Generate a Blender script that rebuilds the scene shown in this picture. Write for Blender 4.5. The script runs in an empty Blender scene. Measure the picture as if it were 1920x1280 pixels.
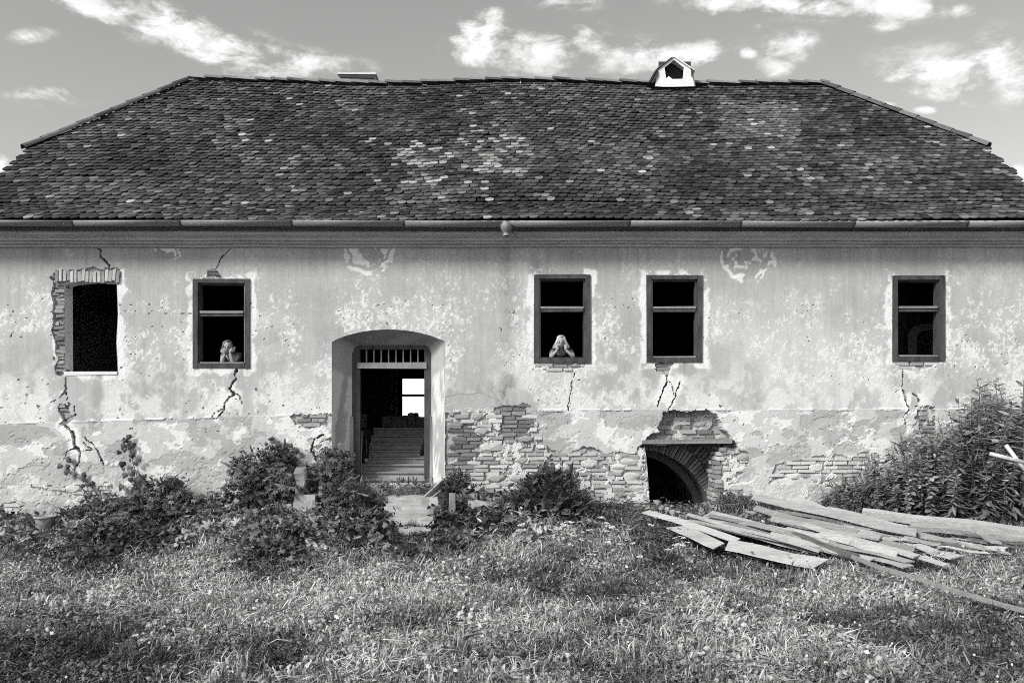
import bpy, bmesh, math, random
import numpy as np
from mathutils import Vector, Matrix, Euler

# ------------------------------------------------------------------ camera, sky, sun, exposure
FPX, DW, ZC, YH = 1510.0, 14.0, 1.70, 775.0      # focal (photo px), wall distance, camera height, horizon row
S = FPX / DW
sc = bpy.context.scene
C = sc.collection
cam_d = bpy.data.cameras.new('camera'); cam = bpy.data.objects.new('camera', cam_d); C.objects.link(cam)
cam.location = (0, -DW, ZC); cam.rotation_euler = (math.radians(90), 0, 0)
cam_d.sensor_width = 36.0; cam_d.lens = 36.0 * FPX / 1920.0
cam_d.shift_y = (YH - 640.0) / 1920.0
cam_d.clip_start = 0.1; cam_d.clip_end = 3000
sc.camera = cam

SUN_DIR = Vector((-0.60, -0.56, 0.62)).normalized()       # towards the sun
sun_d = bpy.data.lights.new('sun', 'SUN'); sun_d.energy = 1.5; sun_d.angle = math.radians(14); sun_d.color = (1, 0.99, 0.965)
sun = bpy.data.objects.new('sun', sun_d); C.objects.link(sun)
sun.rotation_euler = SUN_DIR.to_track_quat('Z', 'Y').to_euler(); sun.location = (-20, -20, 30)

vs = sc.view_settings
vs.view_transform = 'Standard'; vs.look = 'None'; vs.gamma = 1.0; vs.use_curve_mapping = False
vs.exposure = 1.52

W = bpy.data.worlds.new('World'); sc.world = W; W.use_nodes = True


def build_sky():
    nt = W.node_tree; N = nt.nodes; L = nt.links; N.clear()
    out = N.new('ShaderNodeOutputWorld'); bg = N.new('ShaderNodeBackground'); L.new(bg.outputs[0], out.inputs[0])
    sky = N.new('ShaderNodeTexSky'); sky.sky_type = 'NISHITA'; sky.sun_disc = False
    sky.sun_elevation = math.asin(SUN_DIR.z); sky.sun_rotation = math.atan2(SUN_DIR.x, SUN_DIR.y)
    bw = N.new('ShaderNodeRGBToBW'); L.new(sky.outputs[0], bw.inputs[0])

    def M(op, a, b=None, c=None, clamp=False):
        n = N.new('ShaderNodeMath'); n.operation = op; n.use_clamp = clamp
        for i, x in enumerate((a, b, c)):
            if x is None: continue
            if isinstance(x, (int, float)): n.inputs[i].default_value = x
            else: L.new(x, n.inputs[i])
        return n.outputs[0]

    def smooth(x, a, b):
        n = N.new('ShaderNodeMapRange'); n.interpolation_type = 'SMOOTHSTEP'
        L.new(x, n.inputs[0]); n.inputs[1].default_value = a; n.inputs[2].default_value = b
        return n.outputs[0]
    tc = N.new('ShaderNodeTexCoord'); sp = N.new('ShaderNodeSeparateXYZ'); L.new(tc.outputs['Generated'], sp.inputs[0])
    dx, dy, dz = sp.outputs
    ysafe = M('MAXIMUM', dy, 0.05)
    u, w = M('DIVIDE', dx, ysafe), M('DIVIDE', dz, ysafe)
    cb = N.new('ShaderNodeCombineXYZ'); L.new(u, cb.inputs[0]); L.new(w, cb.inputs[1])

    def noise(scale, detail, rough, dist, vec, off=(0, 0, 0), stretch=(1, 1, 1)):
        mp = N.new('ShaderNodeMapping'); L.new(vec, mp.inputs[0]); mp.inputs[1].default_value = off; mp.inputs[3].default_value = stretch
        n = N.new('ShaderNodeTexNoise'); n.inputs['Scale'].default_value = scale; n.inputs['Detail'].default_value = detail
        n.inputs['Roughness'].default_value = rough; n.inputs['Distortion'].default_value = dist
        L.new(mp.outputs[0], n.inputs['Vector']); return n.outputs[0]
    # clouds that stand behind the house: centre, half axes (photo px at the horizon's scale), tilt, weight
    clouds = [(170, 8, 150, 26, 12, 1.0), (330, 55, 130, 36, 18, 1.0), (450, 105, 130, 42, 16, 1.0), (580, 118, 110, 24, 8, .9), (500, 140, 90, 24, 0, .8),
              (62, 66, 42, 13, -8, .75), (95, 180, 85, 18, 0, .55), (905, 82, 66, 46, 10, .85), (1010, 105, 95, 40, 0, .95), (1105, 78, 46, 34, 25, .9),
              (1175, 108, 100, 32, 0, .95), (1300, 100, 80, 24, -12, .8), (912, 30, 30, 18, 0, .7), (980, 150, 60, 20, 0, .6), (1065, 5, 60, 16, 0, .8),
              (1340, 8, 90, 18, 0, .9), (1500, 12, 140, 22, 4, .95), (1660, 4, 110, 34, 0, 1.0), (1478, 88, 50, 26, -10, .85), (1450, 122, 34, 18, 0, .9),
              (1404, 100, 18, 10, 0, .8), (1424, 48, 16, 10, 0, .7), (1765, 140, 115, 44, 6, .95), (1885, 125, 62, 62, 10, .95), (1730, 206, 28, 9, 0, .8),
              (1815, 20, 36, 15, 0, .7), (1655, 195, 40, 8, 10, .6), (1660, 40, 40, 20, 0, .6), (1915, 320, 22, 10, 30, .9), (0, 310, 16, 16, 0, .9)]
    tot = None
    for (px, py, a, b, rot, wt) in clouds:
        mp = N.new('ShaderNodeMapping'); mp.vector_type = 'TEXTURE'; L.new(cb.outputs[0], mp.inputs[0])
        mp.inputs[1].default_value = ((px - 960) / FPX, (YH - py) / FPX, 0); mp.inputs[2].default_value = (0, 0, math.radians(-rot))
        mp.inputs[3].default_value = (a / FPX * 1.75, b / FPX * 1.9, 1)
        ln = N.new('ShaderNodeVectorMath'); ln.operation = 'LENGTH'; L.new(mp.outputs[0], ln.inputs[0])
        f = M('MULTIPLY', M('SUBTRACT', 1.0, smooth(ln.outputs['Value'], 0.0, 1.0)), wt)
        tot = f if tot is None else M('MAXIMUM', tot, f)
    tot = M('MULTIPLY', tot, smooth(dy, 0.1, 0.3))
    # the rest of the sky carries the same sort of broken cloud
    low = noise(2.6, 3, .5, .3, tc.outputs['Generated'], (3.1, 1.7, .4), (1, 1, 2.2))
    elsewhere = M('SUBTRACT', 1.0, M('MULTIPLY', smooth(dy, 0.66, 0.80), 1.0))
    tot = M('MAXIMUM', tot, M('MULTIPLY', M('MULTIPLY', smooth(low, .52, .70), elsewhere), .9))
    n1 = noise(22, 13, .68, .25, tc.outputs['Generated'], (.3, .8, .1), (1, 1, 2.0))
    n2 = noise(5.5, 4, .55, .2, tc.outputs['Generated'], (5.3, 2.8, 1.1), (1, 1, 1.6))
    d = M('ADD', M('MULTIPLY', tot, 1.0), M('ADD', M('MULTIPLY', M('SUBTRACT', n1, .5), 3.0), M('MULTIPLY', M('SUBTRACT', n2, .5), 1.3)))
    gate = smooth(tot, 0.02, .45)
    dens = M('MULTIPLY', smooth(d, .30, 1.20), gate)
    n5 = noise(8, 10, .66, .5, tc.outputs['Generated'], (2.3, 7.8, 3.1), (.7, .7, 3.2))
    vn = M('ADD', M('MULTIPLY', n5, .45), M('MULTIPLY', n1, .55)); dens = M('MAXIMUM', dens, M('MULTIPLY', M('MULTIPLY', smooth(vn, .48, .64), smooth(tot, 0.02, .5)), .6))
    n3 = noise(9, 6, .6, .3, tc.outputs['Generated'], (1.3, 4.8, 7.1), (1, 1, 2.4))
    ctone = M('ADD', 3.15, M('MULTIPLY', smooth(n3, .35, .7), 1.25))
    haze = M('POWER', M('SUBTRACT', 1.0, smooth(dz, -0.02, 0.15)), 1.5)
    base = M('ADD', M('MULTIPLY', bw.outputs[0], SKY_GAIN), SKY_LIFT)
    mx = N.new('ShaderNodeMix'); L.new(dens, mx.inputs[0]); L.new(base, mx.inputs[2]); L.new(ctone, mx.inputs[3])
    mh = N.new('ShaderNodeMix'); L.new(haze, mh.inputs[0]); L.new(mx.outputs[0], mh.inputs[2]); mh.inputs[3].default_value = 5.2
    tint = N.new('ShaderNodeCombineXYZ')
    for i, k in enumerate((1.0, .998, .985)): L.new(M('MULTIPLY', mh.outputs[0], k), tint.inputs[i])
    L.new(tint.outputs[0], bg.inputs[0]); bg.inputs[1].default_value = 0.10


SKY_GAIN, SKY_LIFT = 0.66, 0.08
build_sky()
sc.cycles.use_denoising = False; sc.cycles.use_adaptive_sampling = True; sc.cycles.adaptive_threshold = .02; sc.cycles.sample_clamp_indirect = .8; sc.cycles.filter_width = 1.0; sc.cycles.max_bounces = 5; sc.cycles.diffuse_bounces = 3; sc.cycles.glossy_bounces = 2; sc.cycles.transmission_bounces = 3; sc.cycles.transparent_max_bounces = 4
W.cycles.sampling_method = 'MANUAL'; W.cycles.sample_map_resolution = 256

# ------------------------------------------------------------------ helpers
rng = np.random.default_rng(7); random.seed(7)


def P(px, py, D=DW):
    return np.array([(px - 960.0) * D / FPX, D - DW, ZC + (YH - py) * D / FPX])


_tab = np.random.default_rng(11).random((64, 256, 256)).astype(np.float32)


def vnoise(x, y, seed=0):
    x = np.asarray(x, float); y = np.asarray(y, float)
    xi = np.floor(x).astype(int); yi = np.floor(y).astype(int); fx = x - xi; fy = y - yi
    fx = fx * fx * (3 - 2 * fx); fy = fy * fy * (3 - 2 * fy); t = _tab[seed % 64]
    a = t[xi & 255, yi & 255]; b = t[(xi + 1) & 255, yi & 255]; c = t[xi & 255, (yi + 1) & 255]; d = t[(xi + 1) & 255, (yi + 1) & 255]
    return (a * (1 - fx) + b * fx) * (1 - fy) + (c * (1 - fx) + d * fx) * fy


def fbm(x, y, seed=0, oct=5, gain=.5):
    s = 0; a = 1; n = 0
    for o in range(oct):
        s = s + a * vnoise(x * 2 ** o + 17.3 * o, y * 2 ** o + 5.1 * o, seed + o); n += a; a *= gain
    return s / n


def sstep(x, a, b):
    t = np.clip((x - a) / (b - a), 0, 1); return t * t * (3 - 2 * t)


def inpoly(x, y, poly):
    r = np.zeros(np.shape(x), bool); n = len(poly)
    for i in range(n):
        x1, y1 = poly[i]; x2, y2 = poly[(i + 1) % n]
        if y1 == y2: continue
        r ^= ((y1 > y) != (y2 > y)) & (x < (x2 - x1) * (y - y1) / (y2 - y1) + x1)
    return r


def seg_dist(x, y, pts):
    d = np.full(np.shape(x), 1e9)
    for (x1, y1), (x2, y2) in zip(pts[:-1], pts[1:]):
        vx, vy = x2 - x1, y2 - y1; t = np.clip(((x - x1) * vx + (y - y1) * vy) / (vx * vx + vy * vy + 1e-9), 0, 1)
        d = np.minimum(d, np.hypot(x - x1 - t * vx, y - y1 - t * vy))
    return d


def np_mesh(name, verts, faces, mat=None, smooth=False, tone=None):
    verts = np.asarray(verts, np.float32).reshape(-1, 3)
    if isinstance(faces, np.ndarray): faces = [faces]
    me = bpy.data.meshes.new(name)
    arrs = [np.asarray(f, np.int32) for f in faces if len(f)]
    if len(arrs) and arrs[0].ndim == 1:
        tot = np.array([len(f) for f in arrs], np.int32); loops = np.concatenate(arrs)
    else:
        tot = np.concatenate([np.full(len(f), f.shape[1], np.int32) for f in arrs]); loops = np.concatenate([f.ravel() for f in arrs])
    me.vertices.add(len(verts)); me.vertices.foreach_set('co', verts.ravel())
    me.loops.add(len(loops)); me.loops.foreach_set('vertex_index', loops)
    me.polygons.add(len(tot)); st = np.concatenate([[0], np.cumsum(tot)[:-1]]).astype(np.int32)
    me.polygons.foreach_set('loop_start', st); me.polygons.foreach_set('loop_total', tot)
    me.polygons.foreach_set('use_smooth', np.full(len(tot), bool(smooth)))
    me.update(calc_edges=True)
    if tone is not None:
        at = me.attributes.new('tone', 'FLOAT', 'POINT'); at.data.foreach_set('value', np.asarray(tone, np.float32))
    if mat: me.materials.append(mat)
    return me


def tag(o, label=None, cat=None, group=None, kind=None):
    if label: o['label'] = label
    if cat: o['category'] = cat
    if group: o['group'] = group
    if kind: o['kind'] = kind
    return o


def wloc(p):
    v = Vector((0, 0, 0))
    while p is not None: v = v + p.location; p = p.parent
    return v


def add(name, verts, faces, mat, parent=None, smooth=False, tone=None, kind=None):
    """One mesh object from world-space vertices; a top-level one gets its origin at its base."""
    verts = np.asarray(verts, float).reshape(-1, 3)
    if parent is None:
        loc = np.array([(verts[:, 0].min() + verts[:, 0].max()) / 2, (verts[:, 1].min() + verts[:, 1].max()) / 2, verts[:, 2].min()])
        off = loc
    else:
        off = np.array(wloc(parent)); loc = (0, 0, 0)
    o = bpy.data.objects.new(name, np_mesh(name, verts - off, faces, mat, smooth, tone))
    C.objects.link(o); o.location = loc; o.parent = parent
    if kind: o['kind'] = kind
    return o


def empty(name, loc, parent=None):
    o = bpy.data.objects.new(name, None); C.objects.link(o); o.location = loc; o.parent = parent; o.empty_display_size = .2
    return o


class G:
    """collects geometry"""
    def __init__(s): s.v = []; s.f = []; s.n = 0; s.t = []

    def put(s, v, f, t=None):
        v = np.asarray(v, float).reshape(-1, 3)
        s.v.append(v); s.f += [np.asarray(q, int) + s.n for q in f]; s.n += len(v)
        if t is not None: s.t.append(np.full(len(v), t))
        return s

    def box(s, x0, x1, y0, y1, z0, z1, t=None, jit=0):
        v = np.array([(x, y, z) for z in (z0, z1) for y in (y0, y1) for x in (x0, x1)], float)
        if jit: v += rng.normal(0, jit, v.shape)
        return s.put(v, [(0, 2, 3, 1), (4, 5, 7, 6), (0, 1, 5, 4), (2, 6, 7, 3), (0, 4, 6, 2), (1, 3, 7, 5)], t)

    def obox(s, a, b, w, h, up=(0, 0, 1), t=None, jit=0, taper=1.0):
        a = np.asarray(a, float); b = np.asarray(b, float); d = b - a; d /= np.linalg.norm(d)
        r = np.cross(d, up); r /= np.linalg.norm(r); u = np.cross(r, d)
        v = []
        for p, k in ((a, 1.0), (b, taper)):
            for i, j in ((-1, -1), (1, -1), (1, 1), (-1, 1)): v.append(p + r * i * w / 2 * k + u * j * h / 2 * k)
        v = np.array(v)
        if jit: v += rng.normal(0, jit, v.shape)
        return s.put(v, [(0, 1, 2, 3), (7, 6, 5, 4), (0, 4, 5, 1), (1, 5, 6, 2), (2, 6, 7, 3), (3, 7, 4, 0)], t)

    def tube(s, pts, rad, n=6, t=None, cap=True):
        pts = np.asarray(pts, float); rad = np.broadcast_to(np.asarray(rad, float), (len(pts),))
        v = []; prev = np.array([0.13, 0.31, 0.94])
        for i, p in enumerate(pts):
            d = pts[min(i + 1, len(pts) - 1)] - pts[max(i - 1, 0)]; d = d / (np.linalg.norm(d) + 1e-9)
            r = np.cross(d, prev); r /= np.linalg.norm(r) + 1e-9; u = np.cross(r, d); prev = u
            for k in range(n):
                a = 2 * math.pi * k / n; v.append(p + rad[i] * (math.cos(a) * r + math.sin(a) * u))
        f = [(i * n + k, i * n + (k + 1) % n, (i + 1) * n + (k + 1) % n, (i + 1) * n + k) for i in range(len(pts) - 1) for k in range(n)]
        if cap: f += [tuple(range(n))[::-1], tuple(range((len(pts) - 1) * n, len(pts) * n))]
        return s.put(v, f, t)

    def prism(s, poly, a, b, t=None):
        """poly: list of 3-D points of one face, extruded by the vector b-a"""
        p = np.asarray(poly, float); d = np.asarray(b, float) - np.asarray(a, float); n = len(p)
        return s.put(np.vstack([p, p + d]), [tuple(range(n))[::-1], tuple(range(n, 2 * n))] + [(i, (i + 1) % n, n + (i + 1) % n, n + i) for i in range(n)], t)

    def obj(s, name, mat, parent=None, smooth=False, kind=None):
        return add(name, np.vstack(s.v), s.f, mat, parent, smooth, np.concatenate(s.t) if s.t else None, kind)


# ------------------------------------------------------------------ materials (all neutral greys: the photograph is black and white)
def material(name, tone=.4, var=.25, scale=12.0, rough=.9, src=None, bump=.3, stretch=(1, 1, 1), fine=.15, fscale=90.0, spec=.2, transl=0.0, coord='Object', bdist=.02):
    m = bpy.data.materials.new(name); m.use_nodes = True
    nt = m.node_tree; N = nt.nodes; L = nt.links; b = N['Principled BSDF']

    def MM(op, a, c):
        n = N.new('ShaderNodeMath'); n.operation = op
        for i, x in enumerate((a, c)):
            if isinstance(x, (int, float)): n.inputs[i].default_value = x
            else: L.new(x, n.inputs[i])
        return n.outputs[0]
    tc = N.new('ShaderNodeTexCoord'); mp = N.new('ShaderNodeMapping'); mp.inputs[3].default_value = stretch
    L.new(tc.outputs[coord], mp.inputs[0])

    def noise(sv, det, ro=.6):
        n = N.new('ShaderNodeTexNoise'); n.inputs['Scale'].default_value = sv; n.inputs['Detail'].default_value = det; n.inputs['Roughness'].default_value = ro
        L.new(mp.outputs[0], n.inputs['Vector']); return n.outputs[0]
    n1, n2 = noise(scale, 5), noise(fscale, 3, .7)
    k = MM('ADD', 1.0, MM('ADD', MM('MULTIPLY', MM('SUBTRACT', n1, .5), var * 3), MM('MULTIPLY', MM('SUBTRACT', n2, .5), fine * 3)))
    if src == 'attr':
        a = N.new('ShaderNodeAttribute'); a.attribute_name = 'tone'; base = a.outputs['Fac']
    elif src == 'inst':
        a = N.new('ShaderNodeAttribute'); a.attribute_type = 'INSTANCER'; a.attribute_name = 'tone'
        a2 = N.new('ShaderNodeAttribute'); a2.attribute_name = 'tone'; base = MM('MULTIPLY', a.outputs['Fac'], a2.outputs['Fac'])
    elif src == 'obj':
        a = N.new('ShaderNodeObjectInfo'); bwn = N.new('ShaderNodeRGBToBW'); L.new(a.outputs['Color'], bwn.inputs[0]); base = bwn.outputs[0]
    elif src == 'objattr':
        a = N.new('ShaderNodeObjectInfo'); bwn = N.new('ShaderNodeRGBToBW'); L.new(a.outputs['Color'], bwn.inputs[0])
        a2 = N.new('ShaderNodeAttribute'); a2.attribute_name = 'tone'; base = MM('MULTIPLY', bwn.outputs[0], a2.outputs['Fac'])
    else:
        base = tone
    v = MM('MAXIMUM', MM('MULTIPLY', k, base), 0.004)
    cx = N.new('ShaderNodeCombineXYZ')
    for i in range(3): L.new(v, cx.inputs[i])
    L.new(cx.outputs[0], b.inputs['Base Color'])
    b.inputs['Roughness'].default_value = rough; b.inputs['Specular IOR Level'].default_value = spec
    if bump:
        bp = N.new('ShaderNodeBump'); bp.inputs['Strength'].default_value = bump; bp.inputs['Distance'].default_value = bdist
        L.new(MM('ADD', MM('MULTIPLY', n1, .6), MM('MULTIPLY', n2, .4)), bp.inputs['Height']); L.new(bp.outputs[0], b.inputs['Normal'])
    if transl:
        tr = N.new('ShaderNodeBsdfTranslucent'); L.new(cx.outputs[0], tr.inputs[0]); mx = N.new('ShaderNodeMixShader'); mx.inputs[0].default_value = transl
        L.new(b.outputs[0], mx.inputs[1]); L.new(tr.outputs[0], mx.inputs[2]); L.new(mx.outputs[0], N['Material Output'].inputs[0])
    return m


M = {
    'plaster': material('weathered_plaster', src='attr', var=.05, scale=9, fine=.09, fscale=70, bump=.5, bdist=.012),
    'reveal': material('reveal_plaster', .40, var=.16, scale=5, fine=.08, fscale=60, bump=.35),
    'brick': material('old_brick', src='obj', var=.25, scale=9, fine=.2, fscale=60, bump=.6),
    'brickm': material('old_brick_mass', src='attr', var=.25, scale=9, fine=.2, fscale=60, bump=.6),
    'stone': material('field_stone', src='obj', var=.22, scale=7, fine=.15, fscale=45, bump=.7),
    'captile': material('ridge_cap', src='obj', var=.22, scale=10, fine=.22, fscale=60, bump=.5),
    'tile': material('clay_tile', src='objattr', var=.22, scale=10, fine=.22, fscale=60, bump=.5),
    'tilem': material('clay_tile_mass', src='attr', var=.22, scale=10, fine=.22, fscale=60, bump=.5),
    'gutter': material('zinc_gutter', .19, var=.22, scale=6, fine=.1, fscale=30, rough=.55, spec=.5, bump=.1, stretch=(3, 3, .5)),
    'cornice': material('cornice_plaster', .40, var=.28, scale=2.5, fine=.14, fscale=26, bump=.4, stretch=(.6, 1, 1.6)),
    'framewood': material('painted_frame_wood', .06, var=.75, scale=7, fine=.4, fscale=55, rough=.75, bump=.6, stretch=(1, 1, .35)),
    'palewood': material('bare_weathered_wood', .22, var=.3, scale=9, fine=.22, fscale=45, bump=.5, stretch=(1, 1, .25)),
    'plank': material('grey_plank', src='obj', var=.34, scale=3.0, fine=.40, fscale=24, bump=.8, stretch=(.35, 4, 4)),
    'interior': material('dark_interior', .05, var=.3, scale=2, bump=.2),  # gloom of the rooms put into the colour so they stay black
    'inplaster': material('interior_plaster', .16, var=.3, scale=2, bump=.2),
    'white': material('white_render', .72, var=.12, scale=8, bump=.3),
    'dark': material('dark_sheet', .05, var=.3, scale=8, bump=.2),
    'concrete': material('old_concrete', .34, var=.24, scale=6, fine=.2, fscale=50, bump=.6),
    'stair': material('stair_tread', .30, var=.22, scale=5, fine=.2, fscale=50, bump=.4),
    'step': material('stair_stone', .30, var=.25, scale=5, fine=.2, fscale=50, bump=.5),
    'soil': material('dry_soil', .055, var=.4, scale=2.5, fine=.3, fscale=40, bump=.8),
    'grass': material('grass_blades', src='inst', var=.0, scale=3, fine=.0, bump=0, rough=.5, spec=.4, transl=.10),
    'leaf': material('leaves', src='attr', var=.12, scale=20, fine=.1, bump=0, rough=.5, spec=.35, transl=.22),
    'stem': material('stems', .12, var=.3, scale=20, bump=.2),
    'petal': material('white_petals', .8, var=.08, bump=0, transl=.2),
    'skin': material('skin', .30, var=.05, bump=0, rough=.55, spec=.4),
    'hair': material('fair_hair', src='attr', var=.1, scale=40, fine=.15, bump=0, rough=.45, spec=.5),
    'blouse': material('black_cloth', .012, var=.3, bump=.2),
    'top': material('grey_cloth', .10, var=.3, bump=.2),
    'feature': material('lashes_and_lips', .06, var=.1, bump=0),
    'pot': material('clay_pot', .30, var=.25, scale=12, bump=.3),
}


# ------------------------------------------------------------------ terrain
def ground_z(x, y):
    x = np.asarray(x, float); y = np.asarray(y, float)
    t = sstep(-y, 0.0, 4.2)
    base = np.interp(x, [-12, -8.9, -6, -3.3, 0, 1.6, 2.3, 3.4, 4.2, 7, 12], [-.32, -.26, -.10, .0, .10, .03, -.06, -.06, .08, .05, .05])
    z = base * (1 - t) + t * (-.52) + .10 * (fbm(x * .5 + 40, y * .5 + 40, 3, 3) - .5) * np.clip(-y / 2, .2, 1.6)
    z = z + np.where(y > 0.3, -.9 * sstep(y, .3, 1.0) * ((x > 1.9) & (x < 4.5)), 0)
    return z


def ground_hit(px, py):
    """point of the terrain that the photo shows at px, py"""
    lo, hi = 3.0, 14.5
    Ds = np.linspace(lo, hi, 800); pts = np.stack([(px - 960) * Ds / FPX, Ds - DW, ZC + (YH - py) * Ds / FPX], 1)
    g = ground_z(pts[:, 0], pts[:, 1]); k = np.argmax(pts[:, 2] <= g)
    return pts[k] if (pts[:, 2] <= g).any() else pts[-1]


gx = np.concatenate([[-400, -120, -40, -22], np.linspace(-14, 14, 141), [22, 40, 120, 400]])
gy = np.concatenate([[-300, -80, -30, -20], np.linspace(-14, 1.2, 110), [12, 30, 90, 400]])
XX, YY = np.meshgrid(gx, gy)
ZZ = ground_z(np.clip(XX, -14, 14), np.clip(YY, -14, 1.2))
nx, ny = len(gx), len(gy); idx = np.arange(nx * ny).reshape(ny, nx)
q = np.stack([idx[:-1, :-1], idx[:-1, 1:], idx[1:, 1:], idx[1:, :-1]], -1).reshape(-1, 4)
gr = add('ground', np.stack([XX, YY, ZZ], -1).reshape(-1, 3), [q], M['soil'], smooth=True)
tag(gr, 'uneven soil of the yard sloping up to the house', 'ground', kind='structure')

# ------------------------------------------------------------------ the house
house = empty('manor_house', (0, 5.0, 0))
tag(house, 'derelict plastered manor house with a broad tiled half-hipped roof and crumbling walls', 'house')

WIN = [(362, 469, 523, 690), (1001, 1107, 515, 681), (1212, 1317, 516, 679), (1673, 1771, 517, 677)]
W1 = [(121, 534), (135, 530), (170, 527), (205, 529), (219, 533), (221, 590), (218, 640), (221, 697), (122, 697)]
a0, a1 = 622.0, 834.0


def door_outline():
    pts = [(a0, 905.0), (a0, 641.0)]
    for k in range(1, 24):
        t = k / 24; x = a0 + (a1 - a0) * t
        pts.append((x, 641 - 23.5 * (1 - (2 * t - 1) ** 2) ** .85))
    return pts + [(a1, 639.0), (a1, 905.0)]


DOOR = door_outline()
CELLAR = [(1207, 829), (1371, 829), (1362, 838), (1353, 850), (1352, 866), (1343, 868), (1344, 900), (1347, 925), (1343, 960), (1343, 990), (1219, 990), (1217, 930), (1214, 880), (1211, 850)]
HOLES = [W1, DOOR, CELLAR] + [[(x0 + 3, y0 + 3), (x1 - 3, y0 + 3), (x1 - 3, y1 - 3), (x0 + 3, y1 - 3)] for x0, x1, y0, y1 in WIN]

# exposed masonry: polygon, tone of the bricks, recess depth, share of stones
EXP = [([(838, 784), (870, 778), (930, 770), (1000, 776), (1012, 812), (1030, 846), (960, 862), (838, 890)], .34, .026, .22),
       ([(836, 796), (880, 796), (897, 812), (918, 830), (905, 850), (890, 868), (868, 884), (834, 888), (834, 850)], .17, .045, 0),
       ([(838, 776), (858, 776), (862, 800), (838, 800)], .30, .035, 0),
       ([(928, 762), (985, 756), (992, 786), (985, 824), (938, 828), (932, 800)], .20, .045, 0),
       ([(838, 872), (905, 846), (930, 826), (985, 824), (1020, 842), (1060, 852), (1100, 840), (1150, 850), (1195, 850), (1212, 840), (1216, 965), (1000, 972), (838, 968)], .38, .045, .33),
       ([(896, 790), (934, 786), (940, 830), (905, 846), (880, 850), (915, 826)], .40, .02, .2),
       ([(545, 779), (622, 776), (622, 797), (590, 802), (556, 796)], .30, .04, 0),
       ([(584, 838), (622, 815), (622, 890), (640, 905), (600, 870)], .32, .05, .3),
       ([(1352, 836), (1400, 845), (1404, 876), (1380, 896), (1400, 930), (1410, 956), (1340, 965)], .42, .05, .35),
       ([(1180, 862), (1198, 836), (1214, 828), (1222, 870), (1220, 965), (1150, 965)], .42, .05, .1),
       ([(1243, 772), (1300, 770), (1330, 767), (1345, 782), (1352, 800), (1372, 820), (1380, 838), (1203, 838), (1212, 820), (1238, 808)], .26, .24, .25),
       ([(1455, 870), (1500, 860), (1600, 850), (1650, 850), (1650, 905), (1560, 912), (1500, 893), (1440, 902)], .45, .03, .15),
       ([(1484, 874), (1530, 872), (1528, 900), (1490, 898)], .28, .045, 0),
       ([(1712, 765), (1755, 763), (1757, 835), (1730, 850), (1690, 850), (1684, 830), (1716, 812)], .24, .06, .1),
       ([(0, 946), (30, 944), (42, 965), (60, 978), (0, 990)], .45, .045, .2), ([(60, 915), (210, 905), (215, 928), (140, 930)], .5, .025, .1),
       ([(1003, 681), (1110, 681), (1092, 690), (1050, 697), (1020, 691)], .42, .03, .1), ([(1226, 680), (1262, 680), (1250, 704), (1234, 703)], .28, .05, 0),
       ([(1680, 678), (1770, 678), (1745, 686), (1690, 692)], .33, .04, 0), ([(96, 520), (124, 516), (126, 702), (106, 702), (100, 610)], .25, .07, 0),
       ([(104, 512), (140, 505), (222, 502), (224, 532), (104, 534)], .42, .05, 2), ([(112, 757), (126, 757), (128, 778), (138, 792), (112, 796)], .22, .05, 0),
       ([(385, 508), (400, 502), (418, 520), (385, 522)], .22, .05, 0)]
CRACKS = [([(126, 702), (123, 735), (131, 757), (118, 768), (116, 790), (138, 812), (144, 838), (152, 850), (146, 868), (140, 880)], 2.4), ([(118, 790), (142, 776), (140, 760)], 2.5),
          ([(441, 690), (444, 710), (432, 716), (430, 730), (436, 740), (424, 752), (419, 766), (412, 780)], 2.7), ([(206, 502), (202, 490), (189, 480), (183, 462)], 1.3),
          ([(398, 514), (408, 500), (420, 480), (436, 462)], 1.0), ([(1240, 688), (1250, 712), (1246, 728), (1238, 742), (1234, 762)], 2.2), ([(1277, 716), (1268, 742), (1252, 772)], 1.8),
          ([(1696, 690), (1694, 722), (1700, 740), (1704, 766), (1694, 780), (1698, 800)], 2.3), ([(1712, 738), (1722, 744), (1726, 756)], 2.2), ([(600, 870), (584, 846), (588, 824), (604, 814)], 2.0),
          ([(160, 820), (185, 845), (192, 870)], 1.1), ([(150, 850), (172, 842), (160, 830)], .9),
          ([(1076, 700), (1068, 740), (1066, 770)], 1.2), ([(430, 730), (446, 742), (452, 756)], .9), ([(419, 766), (402, 774), (398, 782)], 1.1), ([(123, 735), (108, 748), (96, 752)], .9), ([(144, 838), (128, 846), (118, 860)], 1.0), ([(1250, 712), (1262, 726), (1264, 740)], 1.0), ([(1694, 722), (1682, 734)], .9)]


def plinth_row(px): return np.interp(px, [-100, 0, 620, 850, 1000, 2000], [798, 794, 776, 772, 769, 766])


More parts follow.
